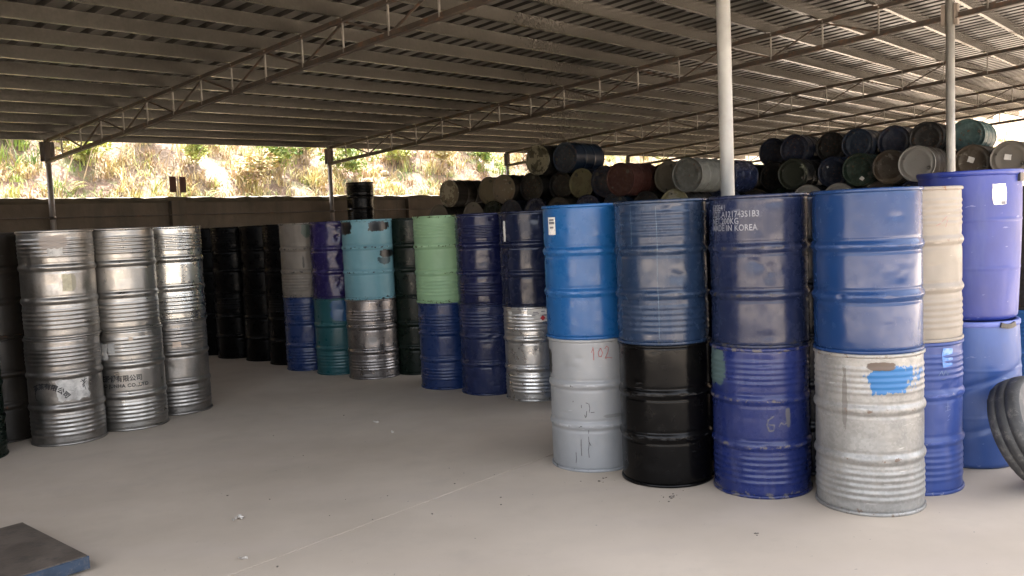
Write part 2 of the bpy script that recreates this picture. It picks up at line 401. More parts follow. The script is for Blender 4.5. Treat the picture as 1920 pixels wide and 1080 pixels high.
nodes = [15.27 - 0.7575 * k for k in range(16)]            # 15.27 .. 3.91
def build_truss(n_hi, n_lo, nds, first_v):
    """returns list of (name, mesh, material) in a frame whose origin is on the floor under n = 0"""
    out = []
    def P(n, z): return V * n + tv * z
    b = MB(); b.angle(P(n_hi, z_bot(n_hi)), P(n_lo, z_bot(n_lo)), 0.065, 0.012); out.append(('bottom_chord', b.mesh('bottom_chord', M_TRUSS), M_TRUSS))
    b = MB(); b.angle(P(n_hi, z_top(n_hi)), P(n_lo, z_top(n_lo)), 0.055, 0.012, up=(0, 0, 1)); out.append(('top_chord', b.mesh('top_chord', M_TRUSS), M_TRUSS))
    for n in nds:
        b = MB(); b.tube(P(n, z_bot(n) - 0.01), P(n, z_top(n) + 0.01), 0.013, 8); out.append(('vertical_strut', b.mesh('vertical_strut', M_ROD), M_ROD))
    for i in range(len(nds) - 1):
        a, c = nds[i], nds[i + 1]
        lo, hi = (c, a) if (i % 2 == first_v) else (a, c)
        b = MB(); off = U * 0.022
        b.bar(P(lo, z_bot(lo) + 0.02) + off, P(hi, z_top(hi) - 0.02) + off, 0.018, 0.024); out.append(('diagonal_brace', b.mesh('diagonal_brace', M_TRUSS), M_TRUSS))
    return out
main_parts = build_truss(15.86, 3.13, nodes, 0)
side_nodes = [2.6 - 0.7575 * k for k in range(3)]
side_parts = build_truss(2.96, 0.75, side_nodes, 1)
tl = {0.1: 'thin steel truss passing over the viewer at the near end', 6.2: 'thin steel truss from the left wall post rising over the aisle', 12.2: 'thin steel truss meeting the thinner pale post near its top',
      18.3: 'thin steel truss over the beige-ended lying drums', 24.4: 'thin steel truss just above the dark drum pile on the right', 30.5: 'farthest thin steel truss against the bright hill behind the teal drum'}
sl_ = {6.2: 'front bay truss continuing past the thick pale post', 12.2: 'front bay truss continuing past the thinner pale post', 18.3: 'front bay truss third from the near end, upper right corner', 24.4: 'front bay truss fourth from the near end at the right edge', 30.5: 'front bay truss at the far gable end'}
for s_ in TR:
    t_ = empty('roof_truss', W(s_, 0, rise(s_)), 0, tl[s_], 'roof truss', 'trusses across the shed')
    for nm, me, m in main_parts: obj(nm, me, t_)
    if s_ > 1:
        t_ = empty('roof_truss', W(s_, 0, rise(s_)), 0, sl_[s_], 'roof truss', 'trusses across the shed')
        for nm, me, m in side_parts: obj(nm, me, t_)
wl_lab = {6.2: 'thin dull steel post by the wall above the metallic drums', 12.2: 'thin dull steel post by the wall beside the cyan drum', 18.3: 'thin dull steel post by the wall behind the toppled pile', 24.4: 'thin dull steel post at the wall in the gap behind the red drum', 30.5: 'thin dull steel post at the far corner of the wall', 0.1: 'thin dull steel post by the wall beyond the left edge'}
for s_ in TR:
    p = empty('steel_post', W(s_, 15.88), 0, wl_lab[s_], 'post', 'posts along the wall')
    b = MB(); b.tube((0, 0, 0), (0, 0, z_top(15.9) + 0.02 + rise(s_)), 0.047, 16); obj('shaft', b.mesh('shaft', M_POSTW, True), p)
    for sg in (-1, 1):
        b = MB(); b.box(U * 0.085 * sg + tv * (z_top(15.9) - 0.19 + rise(s_)), U * 0.035, V * 0.006, tv * 0.17); obj('cap_plate', b.mesh('cap_plate', M_TRUSS), p)
    b = MB(); b.tube((0, 0, 2.05), (0, 0, 2.1), 0.056, 16); obj('clamp', b.mesh('clamp', M_TRUSS, True), p)
fp = {6.2: 'thick pale grey pipe post between the two dark blue drum stacks', 12.2: 'thinner pale grey pipe post standing behind the big blue barrels', 18.3: 'pale pipe post of the front row in the third bay', 24.4: 'pale pipe post of the front row in the fourth bay', 30.5: 'pale pipe post of the front row at the far end'}
for s_ in TR[1:3]:
    p = empty('steel_post', W(s_, 3.13 if s_ < 7 else 3.03), 0, fp[s_], 'post', 'posts of the front row')
    b = MB(); b.tube((0, 0, 0), (0, 0, z_top(3.05) + 0.02 + rise(s_)), 0.053, 24); obj('shaft', b.mesh('shaft', M_POST, True), p)
    b = MB(); b.box(tv * 0.006, U * 0.13, V * 0.13, tv * 0.006); obj('base_plate', b.mesh('base_plate', M_POST), p)
    for sg in (-1, 1):
        b = MB(); b.box(V * 0.075 * sg + tv * (z_bot(3.05) + 0.02 + rise(s_)), V * 0.022, U * 0.05, tv * 0.13); obj('bracket', b.mesh('bracket', M_POSTW), p)

# ------------------------------------------------------------------ drums: shared shapes
H, RB, RR = 0.88, 0.2835, 0.2925
def drum_r(z, beads):
    r = RB
    for zc in (0.305, 0.575):
        d = abs(z - zc)
        if d < 0.028: r += 0.0105 * math.cos(d / 0.028 * math.pi / 2) ** 1.3
        elif d < 0.042: r -= 0.0018
    for (za, zb, nb, amp) in beads:
        if za <= z <= zb: r += amp * math.sin((z - za) / (zb - za) * nb * math.pi) ** 2 * 1.0
    e = min(z - 0.0, H - z)
    if e < 0.03: r -= 0.006 * (1 - e / 0.03)
    return r
BEADS = {'plain': (), 'both': ((0.07, 0.245, 5, 0.0045), (0.655, 0.815, 5, 0.0045)), 'low': ((0.07, 0.245, 5, 0.0045),), 'high': ((0.655, 0.815, 5, 0.0045),),
         'three': ((0.09, 0.215, 4, 0.005), (0.64, 0.765, 4, 0.005))}
ZS = sorted(set(list(np.linspace(0.012, 0.868, 150).round(5))))
def body_mesh(kind, seg=96, dents=(), wob=0.0012, seed=0, zs=ZS):
    be = BEADS[kind]
    dents = list(dents)
    if dents or seed > 50 or seg == 120:
        rd = random.Random(seed * 13 + 5); wob = wob * (0.55 if 30 <= seed < 40 else 1.5)
        dents = [(a_, b_, c_, e_, f_ * 1.35) for a_, b_, c_, e_, f_ in dents]
        k_ = 0.25 if 30 <= seed < 40 else 1.0
        for q_ in range(9): dents.append((rd.uniform(-.33, .33), rd.uniform(.05, .83), rd.uniform(.012, .05), rd.uniform(.01, .05), k_ * rd.uniform(.0012, .0042)))
        for q_ in range(5): dents.append((rd.uniform(-.33, .33), rd.choice((.305, .575)), rd.uniform(.008, .03), rd.uniform(.008, .014), k_ * rd.uniform(.003, .0065)))
        for q_ in range(3): dents.append((rd.uniform(-.33, .33), rd.choice((.85, .03)), rd.uniform(.02, .05), .02, rd.uniform(.003, .006)))
    def rf(t, z, r):
        d = wob * (mnoise.noise(Vector((math.cos(t) * 2.2, math.sin(t) * 2.2, z * 3.5 + seed * 9.7))) + 0.35 * mnoise.noise(Vector((math.cos(t) * 6, math.sin(t) * 6, z * 9 + seed * 5.1))))
        fade = min(1.0, (z - 0.01) / 0.05, (0.87 - z) / 0.05) if 0.01 < z < 0.87 else 0.0
        q = d * max(0.15, fade)
        for (y0, z0, hy, hz, dep) in dents:
            if math.cos(t) < 0: continue
            y = RB * t if t < math.pi else RB * (t - 2 * math.pi)
            e = ((y - y0) / hy) ** 2 + ((z - z0) / hz) ** 2
            if e < 6:
                sharp = (0.55 * math.exp(-e * 1.2) + 0.45 * math.exp(-math.sqrt(e + 0.01) * 2.2)) * (1 + 0.5 * mnoise.noise(Vector((y * 26, z * 26, seed))))
                q -= dep * sharp * max(0.25, fade)
        return q
    return lathe('body', [(drum_r(z, be), z) for z in zs], seg, None, True, rf, cap0=True)
def rim_mesh(seg=72, top=True):
    pr = [(RR - 0.016, 0.0), (RR - 0.004, -0.001), (RR, 0.003), (RR, 0.014), (RR - 0.003, 0.018), (RR - 0.008, 0.02), (RR - 0.016, 0.018), (RR - 0.018, 0.006), (RR - 0.016, 0.0)]
    return lathe('rim', pr, seg, None, True)
def lid_mesh(seg=48):
    pr = [(RR - 0.012, H - 0.004), (RR - 0.016, H - 0.014), (RR - 0.026, H - 0.016), (0.235, H - 0.016), (0.225, H - 0.011), (0.2, H - 0.011), (0.19, H - 0.015), (0.1, H - 0.014), (0.001, H - 0.014)]
    return lathe('lid', pr, seg, None, True)
def bung_mesh(r, x):
    m = lathe('bung', [(r, 0), (r, 0.008), (r * 0.85, 0.011), (r * 0.5, 0.011), (r * 0.45, 0.006), (0.001, 0.006)], 16, None, True)
    for v in m.vertices: v.co += Vector((x, 0, H - 0.014))
    return m
SHARED = {k: body_mesh(k, 96, (), 0.0014, i) for i, k in enumerate(BEADS)}
ZLOW = [0.012, 0.03, 0.08, 0.15, 0.22, 0.262, 0.28, 0.29, 0.305, 0.32, 0.33, 0.348, 0.44, 0.532, 0.55, 0.56, 0.575, 0.59, 0.6, 0.618, 0.68, 0.76, 0.82, 0.85, 0.868]
LOWB = [body_mesh('plain', 48, (), 0.004, 40 + i, ZLOW) for i in range(3)]
RIM, LID, BUNG, BUNG2 = rim_mesh(), lid_mesh(), bung_mesh(0.034, -0.205), bung_mesh(0.017, 0.215)
RIM_LOW = rim_mesh(40)
M_BUNG = simple('dull_bung_metal', (0.07, 0.065, 0.055), 0.45, 0.5)
def drum(s, n, z0, mat, label, group, kind='plain', dents=None, seed=0, rimmat=None, lidmat=None, tilt=(0, 0), dx=0.0, wob=0.0014, spin=0.0):
    loc = W(s, n, z0)
    if z0 > 0.5: loc += Vector((random.uniform(-.009, .009), random.uniform(-.009, .009), 0))
    rz = math.atan2(-loc.y, -loc.x) + spin
    d = empty('steel_drum', loc, rz, label, 'drum', group)
    d.rotation_euler = (tilt[0], tilt[1], rz)
    me = SHARED[kind] if dents is None else body_mesh(kind, 120, dents, wob, seed)
    obj('body', me, d, mat)
    obj('rim', RIM, d, rimmat or mat, (0, 0, 0)); obj('rim', RIM, d, rimmat or mat, (0, 0, H - 0.02))
    obj('lid', LID, d, lidmat or mat)
    return d

# curved patches and lettering that lie on a drum
def sticker(d, y0, z0, w, h, mat, name='paper_label', r=None, torn=0.0, seed=0, tilt=0.0):
    r = (r or RB) + 0.0022
    nx, nz = 14, 12; vs_ = []; fs_ = []
    for j in range(nz + 1):
        for i in range(nx + 1):
            a = (i / nx - 0.5) * w; b_ = (j / nz - 0.5) * h
            if torn and (i in (0, nx) or j in (0, nz)):
                k = torn * mnoise.noise(Vector((a * 30, b_ * 30, seed)))
                a += (k if i in (0, nx) else 0); b_ += (k if j in (0, nz) else 0)
            a, b_ = a * math.cos(tilt) - b_ * math.sin(tilt), a * math.sin(tilt) + b_ * math.cos(tilt)
            t = (y0 + a) / r; rr = r + 0.0008 * mnoise.noise(Vector((a * 20, b_ * 20, seed + 3)))
            vs_.append((rr * math.cos(t), rr * math.sin(t), z0 + b_))
    for j in range(nz):
        for i in range(nx):
            q = j * (nx + 1) + i; fs_.append((q, q + 1, q + nx + 2, q + nx + 1))
    return obj(name, new_mesh(name, vs_, fs_, mat, True), d)
def lettering(d, text, y0, z0, size, mat, r=None, name='lettering', spacing=1.0, xs=1.0, arc=None, line=1.0, shear=0.0, bold=0.0):
    cu = bpy.data.curves.new('lettering', 'FONT'); cu.body = text; cu.size = size; cu.align_x = 'LEFT'; cu.space_character = spacing
    cu.space_line = line; cu.resolution_u = 3; cu.shear = shear; cu.offset = bold
    tmp = bpy.data.objects.new('tmp_text', cu); COL.objects.link(tmp)
    dg = bpy.context.evaluated_depsgraph_get(); me = bpy.data.meshes.new_from_object(tmp.evaluated_get(dg))
    bpy.data.objects.remove(tmp); me.name = 'lettering'
    r = (r or RB) + 0.0026
    for v in me.vertices:
        a, b_ = v.co.x * xs, v.co.y
        if arc:
            ang = arc[1] - a / arc[0]; R_ = arc[0] + b_
            a, b_ = R_ * math.cos(ang), R_ * math.sin(ang)
        t = (y0 + a) / r
        v.co = Vector((r * math.cos(t), r * math.sin(t), z0 + b_))
    me.materials.clear(); me.materials.append(mat)
    return obj(name, me, d)
def stroke_set(d, paths, y0, z0, wdt, mat, name='lettering', r=None):
    """hand written strokes: ribbons on the drum skin"""
    r = (r or RB) + 0.0024; vs_ = []; fs_ = []
    for p in paths:
        p = [Vector((a, b_)) for a, b_ in p]; b0 = len(vs_)
        q = []
        for i in range(len(p) - 1):
            for k in range(6): q.append(p[i].lerp(p[i + 1], k / 6))
        q.append(p[-1])
        for i, c in enumerate(q):
            dr = (q[min(i + 1, len(q) - 1)] - q[max(i - 1, 0)]).normalized(); nr = Vector((-dr.y, dr.x))
            ww = wdt * (0.75 + 0.4 * mnoise.noise(Vector((i * 0.5, c.x * 30, 2))))
            for sg in (-1, 1):
                u = c + nr * ww * 0.5 * sg; t = (y0 + u.x) / r; vs_.append((r * math.cos(t), r * math.sin(t), z0 + u.y))
        for i in range(len(q) - 1): fs_.append((b0 + i * 2, b0 + i * 2 + 1, b0 + i * 2 + 3, b0 + i * 2 + 2))
    return obj(name, new_mesh(name, vs_, fs_, mat), d)
M_LABEL = simple('white_label_paper', (0.62, 0.61, 0.58), 0.6, var=0.1, scale=20, bump=0.05, dirt=(0.35, 0.32, 0.27), dirtf=0.5)
M_LABEL_OLD = simple('weathered_label_paper', (0.42, 0.41, 0.39), 0.55, var=0.3, scale=14, bump=0.1, dirt=(0.2, 0.2, 0.19), dirtf=0.7)
M_TEXT_W = simple('worn_white_stencil_paint', (0.20, 0.21, 0.24), 0.5, var=0.3, scale=40, dirt=(0.05, 0.06, 0.13), dirtf=0.8)
M_TEXT_K = simple('black_print', (0.015, 0.015, 0.017), 0.5, var=0.3, scale=40)
M_TEXT_R = simple('faded_red_marker', (0.26, 0.07, 0.065), 0.6, var=0.3, scale=60, dirt=(0.32, 0.2, 0.2), dirtf=0.5)
M_RED = simple('red_hazard_print', (0.45, 0.03, 0.04), 0.5)
M_PRINT = simple('grey_label_print', (0.13, 0.13, 0.15), 0.6)
M_TAPE = simple('clear_film_edge', (0.10, 0.16, 0.22), 0.25, var=0.3, scale=30)

# ------------------------------------------------------------------ drum paints
GALV = (0.50, 0.49, 0.47)
P = {}
P['galv_a'] = paint('bright_tinned_steel', (0.31, 0.295, 0.275), 0.34, 1.0, 0.25, 0.12, (0.2, 0.18, 0.16), mott=0.12, rustband=0.12, spangle=0.06, patches=((-0.02, 0.78, 0.10, 0.055, (0.42, 0.37, 0.33), 0.5, 0.10), (0.09, 0.45, 0.035, 0.07, (0.40, 0.37, 0.28), 0.45, 0.05)))
P['galv_b'] = paint('smooth_tinned_steel', (0.31, 0.297, 0.277), 0.32, 1.0, 0.15, 0.10, (0.2, 0.18, 0.16), mott=0.08, rustband=0.1, spangle=0.03)
P['galv_c'] = paint('clean_tinned_steel', (0.45, 0.44, 0.41), 0.26, 1.0, 0.15, 0.06, (0.2, 0.18, 0.16), mott=0.08, rustband=0.1, spangle=0.03)
P['galv_d'] = paint('dull_tinned_steel', (0.24, 0.228, 0.214), 0.34, 1.0, 0.3, 0.12, (0.12, 0.1, 0.09), mott=0.15, rustband=0.2, spangle=0.06)
P['galv_e'] = paint('speckled_dark_steel', (0.20, 0.185, 0.18), 0.30, 0.9, 0.5, 0.10, (0.10, 0.085, 0.075), mott=0.2, rustband=0.25, spangle=0.12, patches=((-0.01, 0.44, 0.05, 0.035, (0.40, 0.38, 0.36), 0.4, 0.2),))
P['galv_f'] = paint('silver_sheet_with_label_band', (0.48, 0.47, 0.455), 0.30, 0.9, 0.15, 0.05, (0.2, 0.18, 0.16), mott=0.08, rustband=0.1, spangle=0.03)
P['galv_r'] = paint('weathered_galvanised', (0.25, 0.246, 0.235), 0.42, 0.55, 0.6, 0.35, (0.15, 0.11, 0.085), mott=0.16, rustband=0.22, spangle=0.10,
                    patches=((0.125, 0.735, 0.13, 0.072, (0.02, 0.17, 0.44), 0.45, 0.62), (0.06, 0.815, 0.07, 0.022, (0.14, 0.10, 0.075), 0.6, 0.25), (-0.12, 0.62, 0.012, 0.18, (0.24, 0.22, 0.2), 0.6, 0.5)))
P['grey_paint'] = paint('chipped_light_grey', (0.35, 0.36, 0.37), 0.30, 0.15, 0.35, 0.14, (0.05, 0.045, 0.04), mott=0.06, rustband=0.15,
                    patches=((0.13, 0.37, 0.06, 0.012, (0.25, 0.25, 0.25), 0.6, 0.3), (-0.28, 0.72, 0.02, 0.08, (0.03, 0.03, 0.03), 0.6, 0.3)))
P['royal'] = paint('glossy_royal_blue', (0.017, 0.080, 0.285), 0.13, 0, 0.15, 0.07, (0.06, 0.12, 0.28), mott=0.05, rustband=0.05, coat=0.3)
P['navy_text'] = paint('dark_navy', (0.013, 0.029, 0.105), 0.15, 0, 0.5, 0.14, (0.03, 0.028, 0.03), mott=0.12, rustband=0.28, coat=0.2)
P['violet_blue'] = paint('deep_ultramarine', (0.011, 0.034, 0.225), 0.17, 0, 0.6, 0.12, (0.10, 0.09, 0.09), mott=0.12, rustband=0.3, coat=0.2,
                    patches=((-0.255, 0.75, 0.055, 0.10, (0.11, 0.17, 0.17), 0.4, 0.35), (0.15, 0.47, 0.010, 0.05, (0.10, 0.10, 0.12), 0.5, 0.7)))
P['teal_navy'] = paint('film_wrapped_navy', (0.016, 0.052, 0.135), 0.14, 0, 0.35, 0.16, (0.03, 0.035, 0.04), mott=0.10, rustband=0.2, coat=0.35)
P['black'] = paint('gloss_black', (0.006, 0.0055, 0.0055), 0.13, 0, 0.12, 0.0, spec=0.16, chip= (0.05, 0.05, 0.045), mott=0.1, rustband=0.1)
P['bright_blue'] = paint('bright_blue', (0.018, 0.175, 0.53), 0.19, 0, 0.1, 0.05, (0.02, 0.05, 0.1), mott=0.05, rustband=0.08)
P['cream'] = paint('dusty_cream', (0.35, 0.31, 0.26), 0.33, 0, 0.35, 0.2, (0.18, 0.10, 0.06), mott=0.08, rustband=0.2)
P['mid_blue'] = paint('mid_blue', (0.035, 0.095, 0.42), 0.25, 0, 0.4, 0.15, (0.16, 0.17, 0.25), mott=0.1, rustband=0.22)
P['navy'] = paint('navy_blue', (0.008, 0.019, 0.075), 0.14, 0, 0.2, 0.06, (0.03, 0.03, 0.04), mott=0.1, rustband=0.12, coat=0.25)
P['navy2'] = paint('purple_navy', (0.010, 0.018, 0.10), 0.14, 0, 0.2, 0.06, (0.03, 0.03, 0.04), mott=0.1, rustband=0.12, coat=0.25)
P['deep_blue'] = paint('deep_blue', (0.012, 0.050, 0.21), 0.18, 0, 0.2, 0.08, (0.03, 0.04, 0.06), mott=0.1, rustband=0.15)
P['deep_blue2'] = paint('deep_blue_dark', (0.012, 0.030, 0.135), 0.16, 0, 0.2, 0.08, (0.03, 0.04, 0.06), mott=0.1, rustband=0.15)
P['light_green'] = paint('dirty_pale_green', (0.30, 0.50, 0.29), 0.36, 0, 0.3, 0.12, (0.05, 0.07, 0.03), mott=0.08, rustband=0.32)
P['cyan'] = paint('patched_cyan', (0.19, 0.42, 0.50), 0.32, 0, 0.35, 0.12, (0.03, 0.035, 0.04), mott=0.07, rustband=0.3,
                    patches=((0.125, 0.80, 0.115, 0.055, (0.006, 0.007, 0.009), 0.3, 0.42), (-0.25, 0.79, 0.07, 0.07, (0.006, 0.007, 0.009), 0.3, 0.45), (0.20, 0.50, 0.07, 0.04, (0.006, 0.007, 0.009), 0.3, 0.45), (0.16, 0.42, 0.07, 0.035, (0.05, 0.10, 0.12), 0.4, 0.7)))
P['purple'] = paint('purple_blue', (0.028, 0.019, 0.14), 0.15, 0, 0.3, 0.07, (0.03, 0.03, 0.04), mott=0.12, rustband=0.2)
P['teal'] = paint('dark_teal', (0.014, 0.14, 0.165), 0.22, 0, 0.2, 0.08, (0.03, 0.05, 0.05), mott=0.1, rustband=0.15, patches=((0.05, 0.75, 0.14, 0.13, (0.014, 0.085, 0.21), 0.3, 0.2),))
P['grey_brown'] = paint('worn_grey_brown', (0.24, 0.215, 0.185), 0.33, 0.15, 0.5, 0.2, (0.03, 0.03, 0.03), mott=0.12, rustband=0.3, patches=((0.03, 0.80, 0.06, 0.09, (0.075, 0.11, 0.09), 0.4, 0.3), (-0.02, 0.42, 0.012, 0.07, (0.05, 0.045, 0.04), 0.5, 0.6)))
P['dark_green'] = paint('dark_green', (0.006, 0.018, 0.011), 0.2, 0, 0.1, 0.02, (0.01, 0.01, 0.01), mott=0.1, rustband=0.0, spec=0.2)
P['sky_metal'] = paint('sky_blue', (0.04, 0.19, 0.55), 0.26, 0, 0.25, 0.1, (0.08, 0.12, 0.2), mott=0.08, rustband=0.15)
P['black_end'] = paint('dead_black', (0.005, 0.0045, 0.0045), 0.2, 0, 0.05, 0.0, spec=0.08, chip=(0.02, 0.02, 0.02), mott=0.1, rustband=0.0)
P['dark_brown'] = paint('dark_brown', (0.035, 0.027, 0.02), 0.3, 0, 0.3, 0.1, RUST, mott=0.15, rustband=0.2)
P['dark_red'] = paint('dull_red', (0.095, 0.022, 0.016), 0.38, 0, 0.3, 0.1, RUST, mott=0.12, rustband=0.2)
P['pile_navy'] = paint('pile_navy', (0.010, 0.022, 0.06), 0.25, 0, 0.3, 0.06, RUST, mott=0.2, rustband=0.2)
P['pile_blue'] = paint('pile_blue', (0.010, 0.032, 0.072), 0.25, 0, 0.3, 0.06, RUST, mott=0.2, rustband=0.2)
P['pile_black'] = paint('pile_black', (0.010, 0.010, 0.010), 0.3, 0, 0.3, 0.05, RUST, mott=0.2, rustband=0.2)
P['pile_teal'] = paint('pile_teal', (0.07, 0.15, 0.15), 0.33, 0, 0.3, 0.12, RUST, mott=0.12, rustband=0.2)
P['pile_grey'] = paint('pile_grey', (0.16, 0.17, 0.158), 0.35, 0, 0.3, 0.12, RUST, mott=0.12, rustband=0.2)
P['pile_green'] = paint('pile_green', (0.013, 0.045, 0.025), 0.3, 0, 0.3, 0.08, RUST, mott=0.15, rustband=0.2)
P['pile_tan'] = paint('pile_tan', (0.36, 0.30, 0.215), 0.38, 0, 0.3, 0.15, RUST, mott=0.14, rustband=0.25)
P['pile_pale'] = paint('pile_pale', (0.28, 0.275, 0.25), 0.38, 0, 0.4, 0.2, (0.12, 0.1, 0.08), mott=0.2, rustband=0.25)
P['pile_rust'] = paint('pile_rust', (0.17, 0.125, 0.085), 0.5, 0, 0.6, 0.2, (0.06, 0.035, 0.02), mott=0.3, rustband=0.4)
def lidpaint(name, col, blot, f0=0.5, bl2=None):
    """drum end with a blot of another colour and bare, scraped areas"""
    col = tuple(q * 0.34 for q in col); blot = tuple(q * 0.44 for q in blot); bl2 = tuple(q * 0.48 for q in bl2) if bl2 else None
    t = NT(name); co = t.obj(); w = t.math('MULTIPLY', t.rnd(), 50.0)
    n1 = t.noise(co, 5.0, 5, 0.65, w); n2 = t.noise(co, 9.0, 5, 0.7, t.math('ADD', w, 9.0))
    c = t.mix(t.ramp(n1, f0, f0 + 0.03), col, blot)
    if bl2: c = t.mix(t.ramp(n2, 0.60, 0.63), c, bl2)
    c = t.mix(t.math('MULTIPLY', t.ramp(t.noise(co, 30, 5, 0.7, w), 0.5, 0.7), 0.35), c, (0.08, 0.06, 0.04))
    t.bump(n1, 0.15, 0.01); return t.set(Base_Color=c, Roughness=0.45)
LP = {
 'tan_cream': lidpaint('tan_end_with_cream_blot', (0.33, 0.27, 0.19), (0.60, 0.56, 0.45), 0.52),
 'tan': lidpaint('tan_end', (0.36, 0.30, 0.21), (0.30, 0.25, 0.17), 0.55),
 'tan_scrape': lidpaint('tan_end_scraped', (0.36, 0.29, 0.21), (0.30, 0.22, 0.15), 0.52, (0.55, 0.52, 0.46)),
 'beige': lidpaint('beige_end', (0.42, 0.37, 0.26), (0.36, 0.31, 0.22), 0.5),
 'mould': lidpaint('mottled_green_white_end', (0.10, 0.09, 0.05), (0.40, 0.38, 0.27), 0.47, (0.02, 0.02, 0.018)),
 'mould2': lidpaint('mottled_yellow_end', (0.36, 0.33, 0.16), (0.20, 0.17, 0.08), 0.55, (0.015, 0.015, 0.013)),
 'yellow': lidpaint('pale_yellow_end', (0.48, 0.45, 0.26), (0.52, 0.51, 0.42), 0.5),
 'greenwhite': lidpaint('green_end_with_white_blot', (0.035, 0.045, 0.025), (0.40, 0.42, 0.30), 0.60),
 'rust': lidpaint('rusty_brown_end', (0.20, 0.16, 0.11), (0.11, 0.075, 0.045), 0.47, (0.30, 0.27, 0.22)),
 'pale': lidpaint('pale_grey_end', (0.38, 0.375, 0.35), (0.30, 0.29, 0.27), 0.5, (0.20, 0.19, 0.17)),
 'tangrey': lidpaint('grey_tan_end', (0.33, 0.30, 0.26), (0.27, 0.24, 0.2), 0.5),
}

# ------------------------------------------------------------------ standing drums, near row on the right
GN = 'drums stacked two high along the right of the aisle'
d = drum(4.925, 1.655, 0, P['galv_r'], 'weathered silver drum with a blue paint splash, under the glossy royal blue drum', GN, 'both', ((-0.1, 0.30, 0.03, 0.02, 0.004), (0.12, 0.575, 0.04, 0.02, 0.004), (0.05, 0.16, 0.09, 0.03, 0.004), (-0.02, 0.44, 0.12, 0.08, 0.003)), 1, wob=0.0022)
d = drum(4.925, 1.655, H, P['royal'], 'glossy royal blue drum with plain sides on the weathered silver drum', GN, 'plain', ((0.10, 0.305, 0.012, 0.012, 0.006), (0.17, 0.44, 0.10, 0.10, 0.004), (-0.05, 0.72, 0.012, 0.12, 0.0015)), 2, wob=0.0010)
d = drum(4.87, 2.275, 0, P['violet_blue'], 'scuffed ultramarine ribbed drum with a grey-green patch and a scraped six-like mark', GN, 'both', ((0.05, 0.80, 0.08, 0.04, 0.006), (0.06, 0.575, 0.05, 0.02, 0.004), (0.07, 0.30, 0.05, 0.015, 0.004), (0.0, 0.16, 0.05, 0.02, 0.005), (-0.1, 0.7, 0.06, 0.05, 0.004)), 3, wob=0.0024)
stroke_set(d, (((0.02, 0.055), (-0.015, 0.03), (-0.022, 0.0), (-0.01, -0.035), (0.015, -0.03), (0.02, 0.0), (-0.012, 0.004)), ((0.045, -0.01), (0.06, 0.012), (0.078, 0.0), (0.095, 0.01))), 0.055, 0.435, 0.011, simple('grey_scraped_paint', (0.085, 0.083, 0.085), 0.55, var=0.4, scale=50, dirt=(0.03, 0.035, 0.18), dirtf=0.9), 'scraped_mark')
d = drum(4.87, 2.275, H, P['navy_text'], 'dark navy drum with worn white stencilled lines reading NET.200KG', GN, 'plain', ((-0.02, 0.50, 0.05, 0.055, 0.012), (0.06, 0.44, 0.035, 0.05, 0.008), (0.1, 0.84, 0.06, 0.03, 0.005), (0.08, 0.305, 0.03, 0.01, 0.004), (0.05, 0.575, 0.06, 0.012, 0.003), (0.04, 0.07, 0.05, 0.03, 0.004), (0.0, 0.68, 0.02, 0.09, 0.002)), 4, wob=0.0018)
lettering(d, '13SE41\nLOT.A121743S1B3\nNET.200KG\nMADE IN KOREA', -0.315, 0.795, 0.050, M_TEXT_W, name='stencil_lettering', spacing=1.04, xs=0.80, line=0.78, bold=0.0006)
d = drum(4.74, 2.86, 0, P['black'], 'gloss black drum under the film-wrapped navy drum', GN, 'plain', ((0.02, 0.305, 0.03, 0.008, 0.002), (-0.05, 0.575, 0.03, 0.008, 0.002)), 5, wob=0.0012)
d = drum(4.74, 2.86, H, P['teal_navy'], 'dull navy ribbed drum wrapped in shiny film, on the gloss black drum', GN, 'both', ((0.10, 0.42, 0.06, 0.04, 0.007), (0.03, 0.82, 0.05, 0.03, 0.005), (0.1, 0.84, 0.04, 0.02, 0.005), (0.06, 0.305, 0.06, 0.012, 0.004), (0.12, 0.25, 0.05, 0.035, 0.006), (0.03, 0.575, 0.07, 0.012, 0.003), (-0.08, 0.45, 0.012, 0.1, 0.003), (0.12, 0.35, 0.03, 0.03, -0.004)), 6, wob=0.0026)
stroke_set(d, (((0, 0.82), (0.004, 0.6), (-0.002, 0.4), (0.002, 0.2), (0.0, 0.02)),), -0.025, 0.02, 0.0022, M_TAPE, 'film_seam', r=RB + 0.009)
stroke_set(d, (((0, 0.26), (0.004, 0.12), (0.0, 0.0)),), -0.19, 0.6, 0.002, M_TAPE, 'film_seam', r=RB + 0.008)
d = drum(4.755, 3.445, 0, P['grey_paint'], 'light grey drum with the number 102 written in red', GN, 'plain', ((-0.2, 0.72, 0.05, 0.08, 0.006), (0.0, 0.305, 0.06, 0.01, 0.002)), 7, wob=0.0014)
stroke_set(d, (((0, 0.085), (0.004, 0.05), (0.002, 0.0)), ((-0.012, 0.05), (0.0, 0.075)), ((0.05, 0.075), (0.033, 0.05), (0.036, 0.025), (0.052, 0.02), (0.062, 0.045), (0.052, 0.075), (0.044, 0.076)), ((0.078, 0.07), (0.09, 0.088), (0.105, 0.075), (0.098, 0.045), (0.078, 0.008), (0.096, 0.012), (0.13, 0.006))), 0.015, 0.745, 0.006, M_TEXT_R, 'handwritten_number')
d = drum(4.755, 3.445, H, P['bright_blue'], 'bright blue drum with a small white label, on the light grey drum', GN, 'plain', ((0.08, 0.575, 0.05, 0.01, 0.001),), 8, wob=0.0009, rimmat=None)
sticker(d, -0.252, 0.745, 0.075, 0.115, M_LABEL)
for k, (yy, zz, ww, hh) in enumerate(((-0.252, 0.785, 0.05, 0.012), (-0.252, 0.765, 0.055, 0.016), (-0.252, 0.735, 0.04, 0.012))): sticker(d, yy, zz, ww, hh, M_PRINT, 'label_print', RB + 0.0012)
M_DK = simple('dark_scratch', (0.045, 0.04, 0.04), 0.6)
